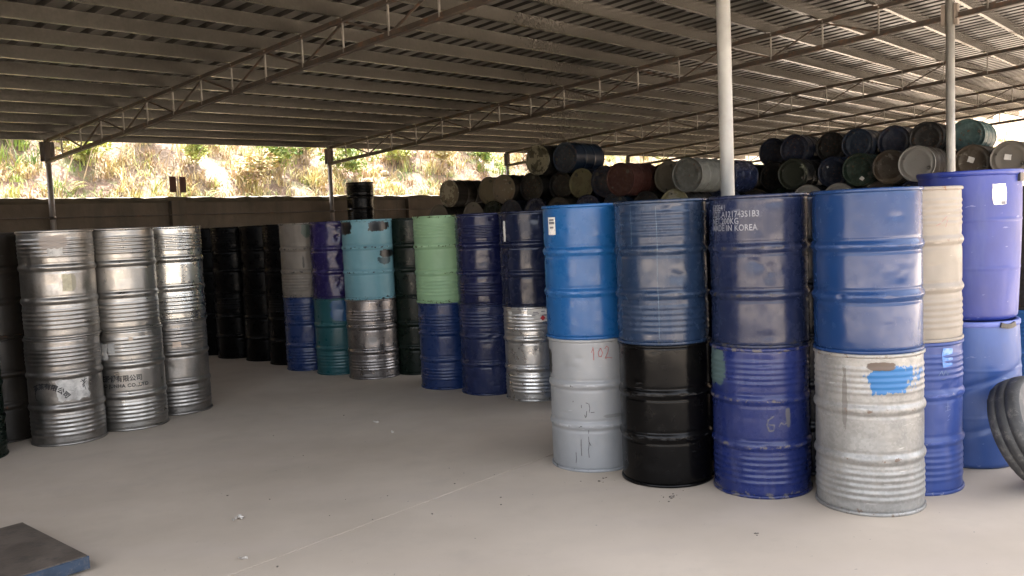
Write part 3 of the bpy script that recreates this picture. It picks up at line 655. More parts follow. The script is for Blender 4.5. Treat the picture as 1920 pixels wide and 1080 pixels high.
GREY102 = [o for o in COL.objects if o.get('label', '').startswith('light grey drum with the number')][0]
stroke_set(GREY102, (((0, 0.05), (0.003, 0.0), (-0.004, -0.04), (0.0, -0.09)), ((-0.05, 0.03), (-0.052, -0.02), (-0.05, -0.08)), ((0.0, 0.02), (0.014, -0.01)), ((-0.09, -0.06), (-0.088, -0.1), (-0.092, -0.13)), ((0.004, 0.1), (0.001, 0.07))), -0.035, 0.19, 0.0045, M_DK, 'scratch_mark')
stroke_set(GREY102, (((0, 0.0), (0.0, 0.02)), ((0.05, 0.03), (0.055, 0.0), (0.05, -0.03)), ((0.035, -0.02), (0.03, -0.06)), ((0.06, -0.03), (0.085, -0.028)), ((0.03, 0.035), (0.045, 0.03)), ((-0.06, 0.035), (-0.055, 0.045)), ((0.02, -0.045), (0.026, -0.065))), -0.075, 0.43, 0.0055, M_DK, 'scratch_mark')
# second file behind the royal blue drum
d = drum(5.40, 1.575, 0, P['mid_blue'], 'mid blue drum with a square bright blue patch, under the cream drum', GN, 'both', ((0.22, 0.60, 0.08, 0.09, 0.012), (0.1, 0.74, 0.1, 0.05, 0.004), (0.2, 0.305, 0.05, 0.02, 0.003)), 9, wob=0.003)
sticker(d, 0.222, 0.79, 0.075, 0.105, simple('bright_blue_patch_paint', (0.012, 0.13, 0.42), 0.3, var=0.15, dirt=(0.5, 0.6, 0.7), dirtf=0.3), 'paint_patch', torn=0.01, seed=5)
stroke_set(d, (((0, 0.06), (0.03, 0.062)), ((0.02, 0.09), (0.018, 0.04)), ((0.0, 0.035), (0.04, 0.042)), ((0.02, 0.0), (0.035, 0.012)), ((0.015, -0.02), (0.03, -0.015))), 0.2, 0.45, 0.004, simple('pale_scratch', (0.11, 0.14, 0.27), 0.5), 'scratch_mark')
stroke_set(d, (((0, 0), (0.02, 0.03), (0.03, 0.0), (0.045, 0.03), (0.06, 0.0), (0.07, 0.02)), ((0.02, -0.02), (0.05, -0.018))), 0.16, 0.69, 0.003, M_TAPE, 'scratch_mark')
d = drum(5.40, 1.575, H, P['cream'], 'dusty cream drum between the royal blue drum and the big blue barrel', GN, 'both', ((0.15, 0.44, 0.1, 0.08, 0.004), (0.2, 0.72, 0.08, 0.05, 0.004)), 10, wob=0.0024)
stroke_set(d, (((0, 0), (0.03, 0.012)), ((0.035, 0.02), (0.07, 0.05)), ((0.06, -0.01), (0.075, 0.03))), 0.15, 0.66, 0.0025, M_TEXT_R, 'scratch_mark')
for n_, wd in ((2.20, 'royal blue and the stencilled navy stacks'), (2.80, 'stencilled navy and the film-wrapped stacks'), (3.40, 'film-wrapped and the bright blue stacks')):  # filler drums added so no light shows through gaps in the front row
    for z0, lv in ((0, 'lower'), (H, 'upper')):
        drum(5.47, n_, z0, P['navy'], '%s dark drum added to block light between the %s' % (lv, wd), 'added filler drums behind the front stacks', 'plain')
# sky blue drum glimpsed at the right edge
drum(7.27, 1.27, H, P['dark_brown'], 'dark brown drum glimpsed between the big barrels and the right edge', None, 'both', None)
d = drum(7.27, 1.27, 0, P['sky_metal'], 'sky blue ribbed drum glimpsed behind the big barrels at the right edge', None, 'both', None)

# ------------------------------------------------------------------ drums of the far row along the aisle
FS = 6.28
def far(n, low, up, ds=0.0):
    for z0, spec in ((0, low), (H, up)):
        if spec:
            pm_, lab, kind, dents, sd = spec[:5]
            yield drum(FS + ds, n, z0, P[pm_], lab, GN, kind, dents, sd, wob=spec[5] if len(spec) > 5 else 0.0016)
list(far(4.62, ('bright_blue', 'blue drum almost hidden between the labelled silver drum and the light grey drum', 'plain', None, 0), ('navy', 'dark navy drum almost hidden behind the left side of the bright blue drum', 'both', None, 0)))
M1, M2 = list(far(5.2, ('galv_f', 'clean silver ribbed drum with a red diamond hazard label', 'both', ((0.1, 0.84, 0.03, 0.02, 0.004),), 12), ('navy', 'dark navy drum on the silver drum with the red diamond label', 'plain', ((0.10, 0.44, 0.03, 0.04, 0.007), (0.05, 0.80, 0.06, 0.05, 0.003), (-0.2, 0.72, 0.05, 0.1, 0.005)), 13, 0.002)))
sticker(M1, 0.04, 0.795, 0.20, 0.13, M_LABEL, torn=0.008, seed=2)
sticker(M1, -0.25, 0.79, 0.05, 0.09, M_LABEL, torn=0.004, seed=6)
def diamond(d, y0, z0, h, mat, rr):
    vs_ = []; r = RB + rr
    for a, b_ in ((0, h), (h, 0), (0, -h), (-h, 0)):
        t = (y0 + a) / r; vs_.append((r * math.cos(t), r * math.sin(t), z0 + b_))
    return obj('hazard_diamond', new_mesh('hazard_diamond', vs_, [(0, 3, 2, 1)], mat), d)
diamond(M1, 0.085, 0.775, 0.026, M_RED, 0.0048)
for yy, zz, ww in ((0.02, 0.83, 0.05), (0.02, 0.815, 0.06), (0.0, 0.80, 0.03), (0.09, 0.835, 0.04)): sticker(M1, yy, zz, ww, 0.008, M_PRINT, 'label_print', RB + 0.0024)
sticker(M2, -0.27, 0.70, 0.03, 0.19, M_LABEL, torn=0.006, seed=3)
list(far(5.79, ('deep_blue2', 'dented deep blue drum under the purple-navy ribbed drum', 'high', ((0.03, 0.575, 0.08, 0.03, 0.014), (0.05, 0.79, 0.05, 0.02, 0.006), (0.02, 0.305, 0.06, 0.014, 0.006), (0.06, 0.09, 0.03, 0.012, 0.005)), 14, 0.002), ('navy2', 'purple-navy ribbed drum with a bung-sized dent near its top', 'three', ((0.075, 0.82, 0.022, 0.022, 0.008), (0.0, 0.44, 0.09, 0.08, 0.003)), 15)))
list(far(6.38, ('deep_blue', 'deep blue ribbed drum under the pale green drum', 'three', ((0.1, 0.84, 0.04, 0.02, 0.004),), 16), ('light_green', 'pale green drum with rusty hoops on a deep blue ribbed drum', 'both', ((0.0, 0.44, 0.1, 0.08, 0.004),), 17, 0.002)))
g1, g2 = list(far(7.30, ('dark_green', 'very dark green drum in the gap left of the deep blue drum', 'plain', None, 0), ('dark_green', 'very dark green drum in the gap left of the pale green drum', 'plain', None, 0), 0.45))
sticker(g2, 0.06, 0.72, 0.06, 0.14, M_LABEL_OLD, torn=0.01, seed=8)
list(far(7.565, ('galv_e', 'dark speckled metal drum under the cyan drum', 'three', ((0.02, 0.44, 0.1, 0.07, 0.003),), 18, 0.0022), ('cyan', 'cyan drum with black paint patches near the top', 'plain', ((-0.1, 0.8, 0.08, 0.06, 0.008), (-0.12, 0.6, 0.03, 0.02, 0.005), (0.08, 0.44, 0.12, 0.09, 0.004), (0.0, 0.305, 0.1, 0.012, 0.002)), 19, 0.0026)))
list(far(8.16, ('teal', 'dark teal drum with a blue painted top third', 'low', ((0.0, 0.75, 0.05, 0.05, 0.006),), 20, 0.002), ('purple', 'badly dented purple-blue drum beside the cyan drum', 'plain', ((0.05, 0.80, 0.05, 0.05, 0.016), (0.02, 0.70, 0.04, 0.05, 0.012), (0.06, 0.45, 0.06, 0.09, 0.016), (0.03, 0.18, 0.06, 0.1, 0.016), (0.05, 0.58, 0.05, 0.02, 0.008), (0.06, 0.06, 0.04, 0.02, 0.008)), 21, 0.005)))
list(far(8.76, ('deep_blue', 'dark blue crumpled drum under the grey-brown drum', 'both', ((0.14, 0.82, 0.04, 0.04, 0.01), (0.12, 0.7, 0.05, 0.04, 0.008), (0.15, 0.56, 0.04, 0.03, 0.008), (0.15, 0.18, 0.05, 0.08, 0.009), (0.14, 0.3, 0.04, 0.02, 0.006)), 22, 0.004), ('grey_brown', 'worn grey-brown drum with a dull green patch', 'low', ((0.1, 0.75, 0.06, 0.06, 0.01), (0.08, 0.45, 0.07, 0.07, 0.008)), 23, 0.004)))
for k, n_ in enumerate((9.36, 9.95, 10.56, 11.15)):
    for z0 in (0, H):
        drum(FS + 0.16 + 0.03 * math.sin(k * 2.1), n_, z0, P['black_end'], '%s gloss black drum, %s stack left of the grey-brown drum' % ('upper' if z0 else 'lower', ('first', 'second', 'third', 'fourth')[k]), 'dark drums closing the end of the aisle', 'plain' if k % 2 else 'high')
for z0, wd in ((0, 'lower'), (H, 'upper')):
    drum(FS - 0.10, 11.70, z0, P['navy'], '%s dark navy drum just right of the right-hand metallic stack' % wd, 'dark drums closing the end of the aisle', 'plain')
# a stack of three by the back wall
for k, wd in enumerate(('bottom', 'middle', 'top')):
    drum(11.93, 14.55, k * H, P['pile_black'] if k < 2 else P['black'], '%s black drum of the stack of three by the back wall behind the cyan drum' % wd, 'stack of three by the wall', 'both')

# ------------------------------------------------------------------ left block of bright metal drums
GL = 'bright metal drums stacked on the left'
d = drum(2.96, 7.60, 0, P['galv_d'], 'dull metal drum at the bottom left with a peeling white label and curved black characters', GL, 'both', ((0.0, 0.575, 0.15, 0.01, 0.002), (-0.1, 0.44, 0.08, 0.08, 0.003)), 30, wob=0.0022)
sticker(d, 0.055, 0.455, 0.25, 0.17, M_LABEL_OLD, torn=0.02, seed=4, tilt=0.0)
lettering(d, '某某有限公司', -0.17, 0.28, 0.052, M_TEXT_K, name='printed_characters', arc=(0.20, 2.05), xs=0.95, r=RB + 0.002, bold=0.0016)
stroke_set(d, (((0, 0.07), (0.02, 0.04), (0.01, 0.0)), ((0.03, 0.08), (0.015, 0.03), (0.03, -0.02)), ((0.04, 0.05), (0.0, 0.02)), ((-0.01, 0.05), (0.045, 0.07))), 0.12, 0.46, 0.006, M_TEXT_K, 'torn_print', r=RB + 0.002)
stroke_set(d, (((0, 0.05), (0.012, 0.02), (0.0, -0.02), (0.02, -0.05)), ((0.02, 0.04), (0.0, 0.0))), -0.265, 0.43, 0.008, M_TEXT_K, 'torn_print')
d = drum(2.96, 7.60, H, P['galv_a'], 'bright metal drum with stained patches on top of the left-hand metallic stack', GL, 'both', ((0.05, 0.80, 0.1, 0.05, 0.005), (0.12, 0.72, 0.03, 0.05, 0.004), (-0.05, 0.45, 0.06, 0.08, 0.004), (0.0, 0.56, 0.1, 0.012, 0.002)), 31, wob=0.0026)
sticker(d, -0.01, 0.70, 0.11, 0.06, M_LABEL_OLD, 'label_residue', torn=0.02, seed=12, r=RB + 0.003)
sticker(d, 0.06, 0.45, 0.07, 0.14, simple('yellowed_label', (0.40, 0.37, 0.26), 0.5, var=0.3, scale=14, dirt=(0.25, 0.24, 0.2), dirtf=0.7), 'label_residue', torn=0.01, seed=14)
d = drum(3.53, 7.63, 0, P['galv_b'], 'metal drum printed with a company name in Chinese and CO.,LTD', GL, 'both', ((0.1, 0.75, 0.1, 0.06, 0.003),), 32, wob=0.0020)
lettering(d, '控股份有限公司', -0.285, 0.44, 0.058, M_TEXT_K, name='printed_characters', xs=0.93, bold=0.0016)
lettering(d, 'BO JUNHA CO.,LTD', -0.270, 0.385, 0.042, M_TEXT_K, name='printed_characters', xs=1.0, spacing=1.12, bold=0.0014)
sticker(d, -0.22, 0.70, 0.075, 0.14, M_LABEL_OLD, 'label_residue', torn=0.02, seed=21, r=RB + 0.003)
sticker(d, -0.145, 0.72, 0.06, 0.10, simple('grey_film_label', (0.36, 0.36, 0.35), 0.4), 'label_residue', torn=0.004, seed=22, r=RB + 0.003)
sticker(d, 0.02, 0.80, 0.035, 0.03, simple('pinkish_label', (0.45, 0.36, 0.28), 0.5), 'label_residue', r=RB + 0.003)
d = drum(3.53, 7.63, H, P['galv_b'], 'smooth metal drum on top of the middle metallic stack', GL, 'both', ((0.0, 0.44, 0.12, 0.08, 0.002),), 33, wob=0.0014)
d = drum(4.09, 7.85, 0, P['galv_d'], 'metal drum with a small pinkish label under the greenish shiny drum', GL, 'both', ((0.05, 0.72, 0.05, 0.05, 0.005), (-0.05, 0.44, 0.1, 0.08, 0.003)), 34, wob=0.0022)
sticker(d, 0.005, 0.665, 0.075, 0.05, simple('pink_label', (0.48, 0.38, 0.30), 0.5, dirt=(0.4, 0.37, 0.33)), torn=0.004, seed=25, r=RB + 0.003)
d = drum(4.09, 7.85, H, P['galv_c'], 'very shiny metal drum on top of the stack nearest the dark end of the aisle', GL, 'both', ((0.05, 0.80, 0.1, 0.04, 0.003), (-0.1, 0.305, 0.05, 0.012, 0.002)), 35, wob=0.0016)
d = drum(2.19, 7.64, 0, P['dark_green'], 'glossy dark green ribbed drum with a white label at the left edge', GL, 'both', None)
sticker(d, 0.17, 0.52, 0.15, 0.18, M_LABEL_OLD, torn=0.006, seed=31)
drum(2.19, 7.64, H, P['dark_brown'], 'dark brown drum standing on the glossy dark green drum at the left edge', GL, 'plain', None)
for z0, lv in ((0, 'lower'), (H, 'upper')):
    drum(2.62, 8.18, z0, P['dark_brown'], '%s dark brown drum in the gap between the left edge and the first metallic stack' % lv, GL, 'plain', None)

# ------------------------------------------------------------------ lying drums in the pile at the back
PILE_G = 'lying drums piled at the back'
ZAX = Matrix((( -U).cross(tv), tv, -U)).transposed()      # columns: local x, y, z ; local z looks out of the pile along -U
def lying(s, n, z, pm_, lab, lid=None, roll=None, sticker_=None, group=PILE_G):
    """s is where the visible end stands"""
    d = empty('steel_drum', (0, 0, 0), 0, lab, 'drum', group)
    rl = random.uniform(0, 6.28) if roll is None else roll
    yaw = random.uniform(-0.02, 0.02)
    R_ = Matrix.Rotation(yaw, 4, 'Z') @ (ZAX.to_4x4() @ Matrix.Rotation(rl, 4, 'Z'))
    R_.translation = W(s + H, n, z); d.matrix_world = R_
    m = P[pm_]; lm = LP[lid] if lid else m
    obj('body', random.choice(LOWB), d, m); obj('rim', RIM_LOW, d, m, (0, 0, 0)); obj('rim', RIM_LOW, d, lm if lid else m, (0, 0, H - 0.02))
    ld = obj('lid', LID, d, lm); obj('bung', BUNG, ld, M_BUNG); obj('bung', BUNG2, ld, M_BUNG)
    if sticker_:
        x0, y0, w_, h_, a_ = sticker_
        ca, sa = math.cos(a_ - rl), math.sin(a_ - rl); x1 = x0 * math.cos(-rl) - y0 * math.sin(-rl); y1 = x0 * math.sin(-rl) + y0 * math.cos(-rl)
        vs_ = []
        for j in range(4):
            for i in range(4):
                a = (i / 3 - 0.5) * w_ + random.uniform(-.004, .004); b_ = (j / 3 - 0.5) * h_ + random.uniform(-.004, .004)
                vs_.append((x1 + a * ca - b_ * sa, y1 + a * sa + b_ * ca, H - 0.008 + random.uniform(0, .002)))
        obj('paper_label', new_mesh('paper_label', vs_, [(j * 4 + i, j * 4 + i + 1, j * 4 + i + 5, j * 4 + i + 4) for j in range(3) for i in range(3)], M_LABEL), d)
    return d
LZ = [0.293 + 0.507 * k for k in range(6)]
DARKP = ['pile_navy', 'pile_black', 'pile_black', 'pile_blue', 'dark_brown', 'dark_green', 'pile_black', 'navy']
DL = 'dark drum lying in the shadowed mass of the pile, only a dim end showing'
# nearer face (ends stand at s = 13)
topA = {0: ('pile_grey', 'grey-green drum lying in the pile with its pale grey side showing by the thick post', None), 1: ('pile_tan', 'beige-ended drum lying between the dull red and the grey-green ones', 'beige'),
        2: ('dark_red', 'dull red drum lying in the pile left of the beige-ended one', None), 3: ('pile_navy', 'dark navy drum lying right of the mottled yellow-ended one', None),
        4: ('pile_navy', 'drum lying with a mottled yellow end and a black blot, under the blue-sided one', 'mould2'), 5: ('pile_black', DL, None), 6: ('pile_black', DL, None),
        7: ('dark_brown', 'tan-ended drum lying with a white scraped streak, right one of the tan pair', 'tan_scrape'), 8: ('dark_brown', 'plain tan-ended drum lying, left one of the tan pair', 'tan'),
        9: ('dark_brown', 'tan-ended drum lying with a cream blot, at the left tip of the pile', 'tan_cream')}
nA = [7.27 + 0.6 * k for k in range(9)] + [13.08]
sA = [12.95, 13.35, 12.75, 13.1, 13.25, 13.4, 13.2, 13.05, 13.3, 13.15]
for lv in range(5):
    off = 0.0 if lv % 2 == 0 else 0.3
    for k in range(10):
        n_ = nA[k] + (off if k < 9 else 0.0) + (random.uniform(-0.003, 0.003))
        if k == 9: n_ = 13.08 if lv % 2 == 0 else 13.38
        if lv == 4:
            c, lab, lid = topA[k]; lying(sA[k], n_, LZ[lv], c, lab, lid)
        elif lv == 3 and k == 0: lying(13.05, n_, LZ[lv], 'pile_black', 'drum lying low in the pile with a pale yellow end peeping over the film-wrapped drum', 'yellow')
        elif lv == 3 and k in (8, 9): lying(13.1, n_, LZ[lv], 'dark_brown', 'grey-tan drum end showing a rounded top behind the %s drum' % ('purple-navy' if k == 8 else 'pale green'), 'tangrey')
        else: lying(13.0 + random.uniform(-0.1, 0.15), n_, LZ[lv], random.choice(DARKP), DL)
lying(13.05, 10.55, LZ[5], 'pile_black', 'topmost drum lying with a mottled green and white end, left of the blue-sided one', 'mould')
lying(13.15, 9.95, LZ[5], 'pile_blue', 'topmost dark blue drum lying with its long side catching a blue sheen', None)
for k in range(10):
    for lv in (3, 4):
        if k == 9 and lv == 4: continue
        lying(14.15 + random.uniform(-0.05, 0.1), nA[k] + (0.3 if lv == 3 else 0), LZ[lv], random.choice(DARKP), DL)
# farther face (ends stand at s = 16)
topB = {0: ('dark_brown', 'grey-tan-ended drum lying with a white tag, at the right end of the pile', 'tangrey', (0.03, 0.03, 0.10, 0.085, 0.15)), 1: ('pile_rust', 'rusty brown-ended drum lying with a white tag, below the teal drum', 'rust', (0.02, 0.04, 0.10, 0.09, 0.35)),
        2: ('dark_brown', 'pale grey-ended drum lying just left of the thinner post', 'pale', None), 3: ('pile_black', 'dark grey-brown-ended drum lying left of the pale grey-ended one', 'rust', None),
        4: ('pile_green', 'dark green drum lying with a small white tag low on its end', None, (-0.06, -0.16, 0.07, 0.06, 0.6)), 5: ('pile_navy', 'dark navy drum lying with a tiny white tag high on its end', None, (0.1, 0.1, 0.035, 0.04, -0.4)),
        6: ('pile_black', 'dark green-ended drum lying with a whitish crescent blot at its top', 'greenwhite', None), 7: ('pile_black', DL, None, None), 8: ('pile_black', DL, None, None)}
nB = [3.05 + 0.592 * k for k in range(9)]
sB = [15.75, 16.0, 15.0, 15.55, 15.75, 16.1, 15.7, 16.2, 16.1]
for lv in range(5):
    for k in range(9):
        n_ = nB[k] + (0.296 if lv % 2 else 0)
        if lv == 4:
            c, lab, lid, st = topB[k]; lying(sB[k], n_, LZ[lv], c, lab, lid, 0.4, st)
        elif lv == 3 and k in (1, 4, 5): lying(15.6, n_, LZ[lv], 'pile_black', 'grey end of a lower drum showing only its rounded top behind the %s' % {1: 'cream drum', 4: 'royal blue drum', 5: 'navy stencilled drum'}[k], 'pale')
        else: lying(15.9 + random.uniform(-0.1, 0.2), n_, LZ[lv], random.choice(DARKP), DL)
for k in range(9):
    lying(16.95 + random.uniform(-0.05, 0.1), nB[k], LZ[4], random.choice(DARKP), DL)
topB6 = {1: ('pile_teal', 'teal drum lying on top of the pile right of the thinner post', None), 2: ('pile_black', 'black drum lying on top of the pile just left of the thinner post', None)}
for k in range(8):
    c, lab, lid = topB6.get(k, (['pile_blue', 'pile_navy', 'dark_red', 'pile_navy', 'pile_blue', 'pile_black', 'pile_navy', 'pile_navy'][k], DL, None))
    if k == 0: continue
    if k > 2: lab = 'dim rounded drum end on top of the pile, %s left of the black one' % ('', 'first', 'second', 'third', 'fourth', 'fifth')[k - 2]
    lying({1: 16.9, 2: 16.6}.get(k, 16.65 + 0.2 * math.sin(k * 3.0)), nB[k] + 0.296, LZ[5], c, lab, lid)

# ------------------------------------------------------------------ big blue plastic barrels
def plastic(name, col, rough=0.42):
    t = NT(name); co = t.obj()
    z = t.xyz(co)[2]; n1 = t.noise(co, 2.5, 4, 0.6); n2 = t.noise(t.scale(co, (5, 5, 1)), 1.5, 5, 0.65)
    b = t.n('ShaderNodeVectorMath', operation='SCALE'); t.put(b.inputs[0], col); t.put(b.inputs['Scale'], t.ramp(n1, 0.3, 0.7, 0.85, 1.15))
    c = t.mix(t.math('MULTIPLY', t.ramp(n2, 0.45, 0.75), 0.16), b.outputs[0], (0.2, 0.22, 0.30))
    c = t.mix(t.math('MULTIPLY', t.ramp(t.noise(t.scale(co, (12, 12, 40)), 1.0, 3), 0.68, 0.72), 0.35), c, (0.3, 0.33, 0.5))
    t.bump(t.math('ADD', n1, t.math('MULTIPLY', t.noise(co, 30, 3), 0.08)), 0.15, 0.02)
    return t.set(Base_Color=c, Roughness=t.ramp(n2, 0.3, 0.7, rough - 0.08, rough + 0.15), Subsurface_Weight=0.0)
PL1 = plastic('violet_blue_plastic', (0.014, 0.028, 0.19)); PL2 = plastic('dusty_blue_plastic', (0.024, 0.064, 0.22))
PLR = plastic('scuffed_rim_plastic', (0.10, 0.13, 0.36), 0.5); M_BLACKP = simple('black_plastic', (0.012, 0.012, 0.014), 0.35)
HB, RBB = 0.925, 0.294
def barrel(loc, mat, lab, dents, seed, flip=False):
    rz = math.atan2(-loc.y, -loc.x)
    d = empty('plastic_barrel', loc, rz, lab, 'barrel', 'big blue plastic barrels')
    def pr(z):
        u = z / HB
        r = RBB * (0.925 + 0.075 * math.sin(min(1, u * 1.15) * math.pi / 2) ** 0.8) if not flip else RBB * (1.0 - 0.05 * (2 * u - 1) ** 2)
        for zc in (0.33, 0.635): r += 0.003 * math.exp(-((z - zc * HB / 0.945) / 0.006) ** 2)
        if z < 0.03: r -= 0.02 * (1 - z / 0.03) ** 2
        return r
    def rf(t, z, r):
        q = 0.003 * mnoise.noise(Vector((math.cos(t) * 1.5, math.sin(t) * 1.5, z * 2.2 + seed)))
        tt = t if t < math.pi else t - 2 * math.pi
        for (y0, z0, hy, hz, dep, sl) in dents:
            y = RBB * tt; zz = z0 + sl * (y - y0)
            e = ((y - y0) / hy) ** 2 + ((z - zz) / hz) ** 2
            if e < 8: q -= dep * math.exp(-e)
        return q
    zs = list(np.linspace(0.0, HB - 0.035, 110))
    obj('body', lathe('body', [(0.001, 0.012), (0.2, 0.012)] + [(pr(z), z) for z in zs], 112, None, True, rf), d, mat)
    rt = pr(HB - 0.04)
    if not flip:
        obj('rim', lathe('rim', [(rt - 0.004, HB - 0.038), (rt + 0.004, HB - 0.034), (rt + 0.009, HB - 0.02), (rt + 0.010, HB - 0.006), (rt + 0.006, HB), (rt - 0.012, HB), (rt - 0.02, HB - 0.01), (rt - 0.02, HB - 0.04)], 96, None, True), d, PLR if flip else mat)
    else:
        obj('rim', lathe('rim', [(rt - 0.03, HB - 0.036), (rt - 0.004, HB - 0.038), (rt + 0.006, HB - 0.03), (rt + 0.006, HB - 0.006), (rt, HB), (rt - 0.02, HB), (rt - 0.03, HB - 0.02)], 96, None, True), d, PLR)
    obj('lid', lathe('lid', [(rt - 0.01, HB - 0.03), (rt - 0.05, HB - 0.028), (0.1, HB - 0.02), (0.001, HB - 0.02)], 64, None, True), d, mat)
    return d
bl = W(6.10, 1.41, 0)
lowb = barrel(bl, PL2, 'dusty blue plastic barrel with a creased side, standing on the floor behind the tyre', ((-0.16, 0.42, 0.09, 0.10, 0.030, 0.3), (0.0, 0.52, 0.35, 0.022, 0.016, 0.32), (-0.02, 0.23, 0.3, 0.02, 0.012, 0.2), (0.15, 0.30, 0.10, 0.22, 0.026, 0.0), (-0.05, 0.40, 0.05, 0.16, -0.010, 0.0)), 2, True)
b = MB(); 
for i in range(8):
    a0, a1 = 0.62 + i * 0.05, 0.62 + (i + 1) * 0.05
    b.bar((0.288 * math.cos(a0), 0.288 * math.sin(a0), HB - 0.018 - 0.012 * math.sin(i / 8 * math.pi)), (0.288 * math.cos(a1), 0.288 * math.sin(a1), HB - 0.018 - 0.012 * math.sin((i + 1) / 8 * math.pi)), 0.022, 0.030)
obj('grip', b.mesh('grip', M_BLACKP), lowb, M_BLACKP)
upb = barrel(bl + Vector((0.0, 0.0, HB + 0.004)) + U * 0.0, PL1, 'violet-blue plastic barrel with a white label, standing on the dusty blue one', ((0.1, 0.5, 0.15, 0.2, 0.004, 0.0),), 7, False)
sticker(upb, 0.175, 0.775, 0.088, 0.125, M_LABEL, r=RBB + 0.001, torn=0.008, seed=9, tilt=0.03)
for yy, zz, ww, hh in ((0.17, 0.80, 0.05, 0.007), (0.172, 0.785, 0.058, 0.006), (0.168, 0.765, 0.045, 0.006), (0.2, 0.722, 0.03, 0.018)): sticker(upb, yy, zz, ww, hh, M_PRINT if hh > 0.01 else simple('faint_print', (0.38, 0.36, 0.36), 0.6), 'label_print', RBB + 0.0022)
b = MB()
for i in range(6):
    a0, a1 = 1.12 + i * 0.05, 1.12 + (i + 1) * 0.05
    b.bar((0.30 * math.cos(a0), 0.30 * math.sin(a0), HB - 0.05), (0.30 * math.cos(a1), 0.30 * math.sin(a1), HB - 0.05), 0.018, 0.05)
obj('clamp', b.mesh('clamp', M_BLACKP), upb, M_BLACKP)

# ------------------------------------------------------------------ tyre leaning on the barrels
M_RUB = simple('dusty_rubber', (0.035, 0.034, 0.033), 0.62, var=0.3, scale=8, bump=0.2, dirt=(0.16, 0.145, 0.13), dirtf=0.55)
M_RUB2 = simple('dusty_sidewall', (0.085, 0.08, 0.076), 0.7, var=0.25, scale=6, bump=0.1, dirt=(0.17, 0.155, 0.14), dirtf=0.6)
ty = empty('old_tyre', (0, 0, 0), 0, 'worn black tyre leaning against the big blue barrels at the right edge', 'tyre')
RT, WT = 0.315, 0.095
tread = [(RT - 0.035, -WT), (RT - 0.010, -WT * 0.86), (RT, -WT * 0.6), (RT + 0.003, -WT * 0.34), (RT - 0.001, -WT * 0.32), (RT - 0.001, -WT * 0.29), (RT + 0.004, -WT * 0.27), (RT + 0.004, WT * 0.27), (RT - 0.001, WT * 0.29), (RT - 0.001, WT * 0.32), (RT + 0.003, WT * 0.34), (RT, WT * 0.6), (RT - 0.010, WT * 0.86), (RT - 0.035, WT)]
obj('tread', lathe('tread', tread, 96, None, True, lambda t, z, r: -0.0035 if abs(z) > WT * 0.4 and (int(t / (2 * math.pi) * 96) % 3 == 0) and abs(z) < WT * .9 else 0), ty, M_RUB)
for sg in (-1, 1):
    sw = [(RT - 0.035, WT * sg), (RT - 0.06, WT * 1.06 * sg), (RT - 0.09, WT * 1.05 * sg), (RT - 0.095, WT * 1.08 * sg), (RT - 0.10, WT * 1.04 * sg), (RT - 0.125, WT * 0.9 * sg), (RT - 0.128, WT * 0.78 * sg), (RT - 0.12, WT * 0.7 * sg)]
    obj('sidewall', lathe('sidewall', sw if sg < 0 else sw, 96, None, True), ty, M_RUB2)
obj('inner_lining', lathe('inner_lining', [(RT - 0.12, -WT * 0.7), (RT - 0.04, -WT * 0.8), (RT - 0.02, 0), (RT - 0.04, WT * 0.8), (RT - 0.12, WT * 0.7)], 64, None, True), ty, M_RUB)
ax = Vector((0.55, -0.72, 0.42)).normalized()              # the way the visible sidewall looks
xx = tv.cross(ax).normalized(); yy_ = ax.cross(xx)
Rm = Matrix((xx, yy_, ax)).transposed().to_4x4(); Rm.translation = Vector((2.99, 4.93, 0.325)); ty.matrix_world = Rm

# ------------------------------------------------------------------ platform scale corner, bottom left
M_DECK = simple('worn_checker_deck', (0.115, 0.092, 0.074), 0.6, 0.2, var=0.3, scale=5, bump=0.25, dirt=(0.05, 0.045, 0.04), dirtf=0.5)
M_BLUEST = simple('blue_frame_paint', (0.018, 0.034, 0.062), 0.45, var=0.3, scale=8, dirt=(0.13, 0.12, 0.11), dirtf=0.5)
fs = empty('floor_scale', W(1.77, 4.44, 0), math.atan2(U.y, U.x), 'low floor scale with a brown steel deck and blue painted edge', 'floor scale')
LX, LY, ZT = 1.3, 0.86, 0.085
b = MB(); b.box((-LX / 2, LY / 2, ZT - 0.004), (LX / 2 - 0.006, 0, 0), (0, LY / 2 - 0.006, 0), (0, 0, 0.004)); obj('deck_plate', b.mesh('deck_plate', M_DECK), fs)
b = MB()
for (a, c) in (((0, 0), (-LX, 0)), ((0, LY), (-LX, LY))): b.box(((a[0] + c[0]) / 2, a[1], ZT / 2 + 0.006), (LX / 2, 0, 0), (0, 0.004, 0), (0, 0, ZT / 2 - 0.010))
for x_ in (-0.004, -LX + 0.004): b.box((x_, LY / 2, ZT / 2 + 0.006), (0.003, 0, 0), (0, LY / 2 - 0.005, 0), (0, 0, ZT / 2 - 0.011))
obj('frame', b.mesh('frame', M_BLUEST), fs)
for x_, y_ in ((-0.12, 0.12), (-0.12, LY - 0.12), (-LX + 0.12, 0.12), (-LX + 0.12, LY - 0.12)):
    b = MB(); b.tube((x_, y_, 0), (x_, y_, 0.03), 0.03, 12); obj('foot', b.mesh('foot', M_BLACKP), fs)
b = MB(); ring = [(-0.15 + 0.0, 0.02 * math.cos(t), 0.02 * math.sin(t)) for t in np.linspace(0, 6.283, 13)]
for i in range(12): b.bar(Vector(ring[i]) + Vector((-0.06, LY - 0.02, ZT + 0.085)), Vector(ring[i + 1]) + Vector((-0.06, LY - 0.02, ZT + 0.085)), 0.007, 0.007)
b.tube((-0.21, LY - 0.02, ZT), (-0.21, LY - 0.02, ZT + 0.066), 0.006, 8)
obj('lifting_eye', b.mesh('lifting_eye', M_PURLIN), fs)

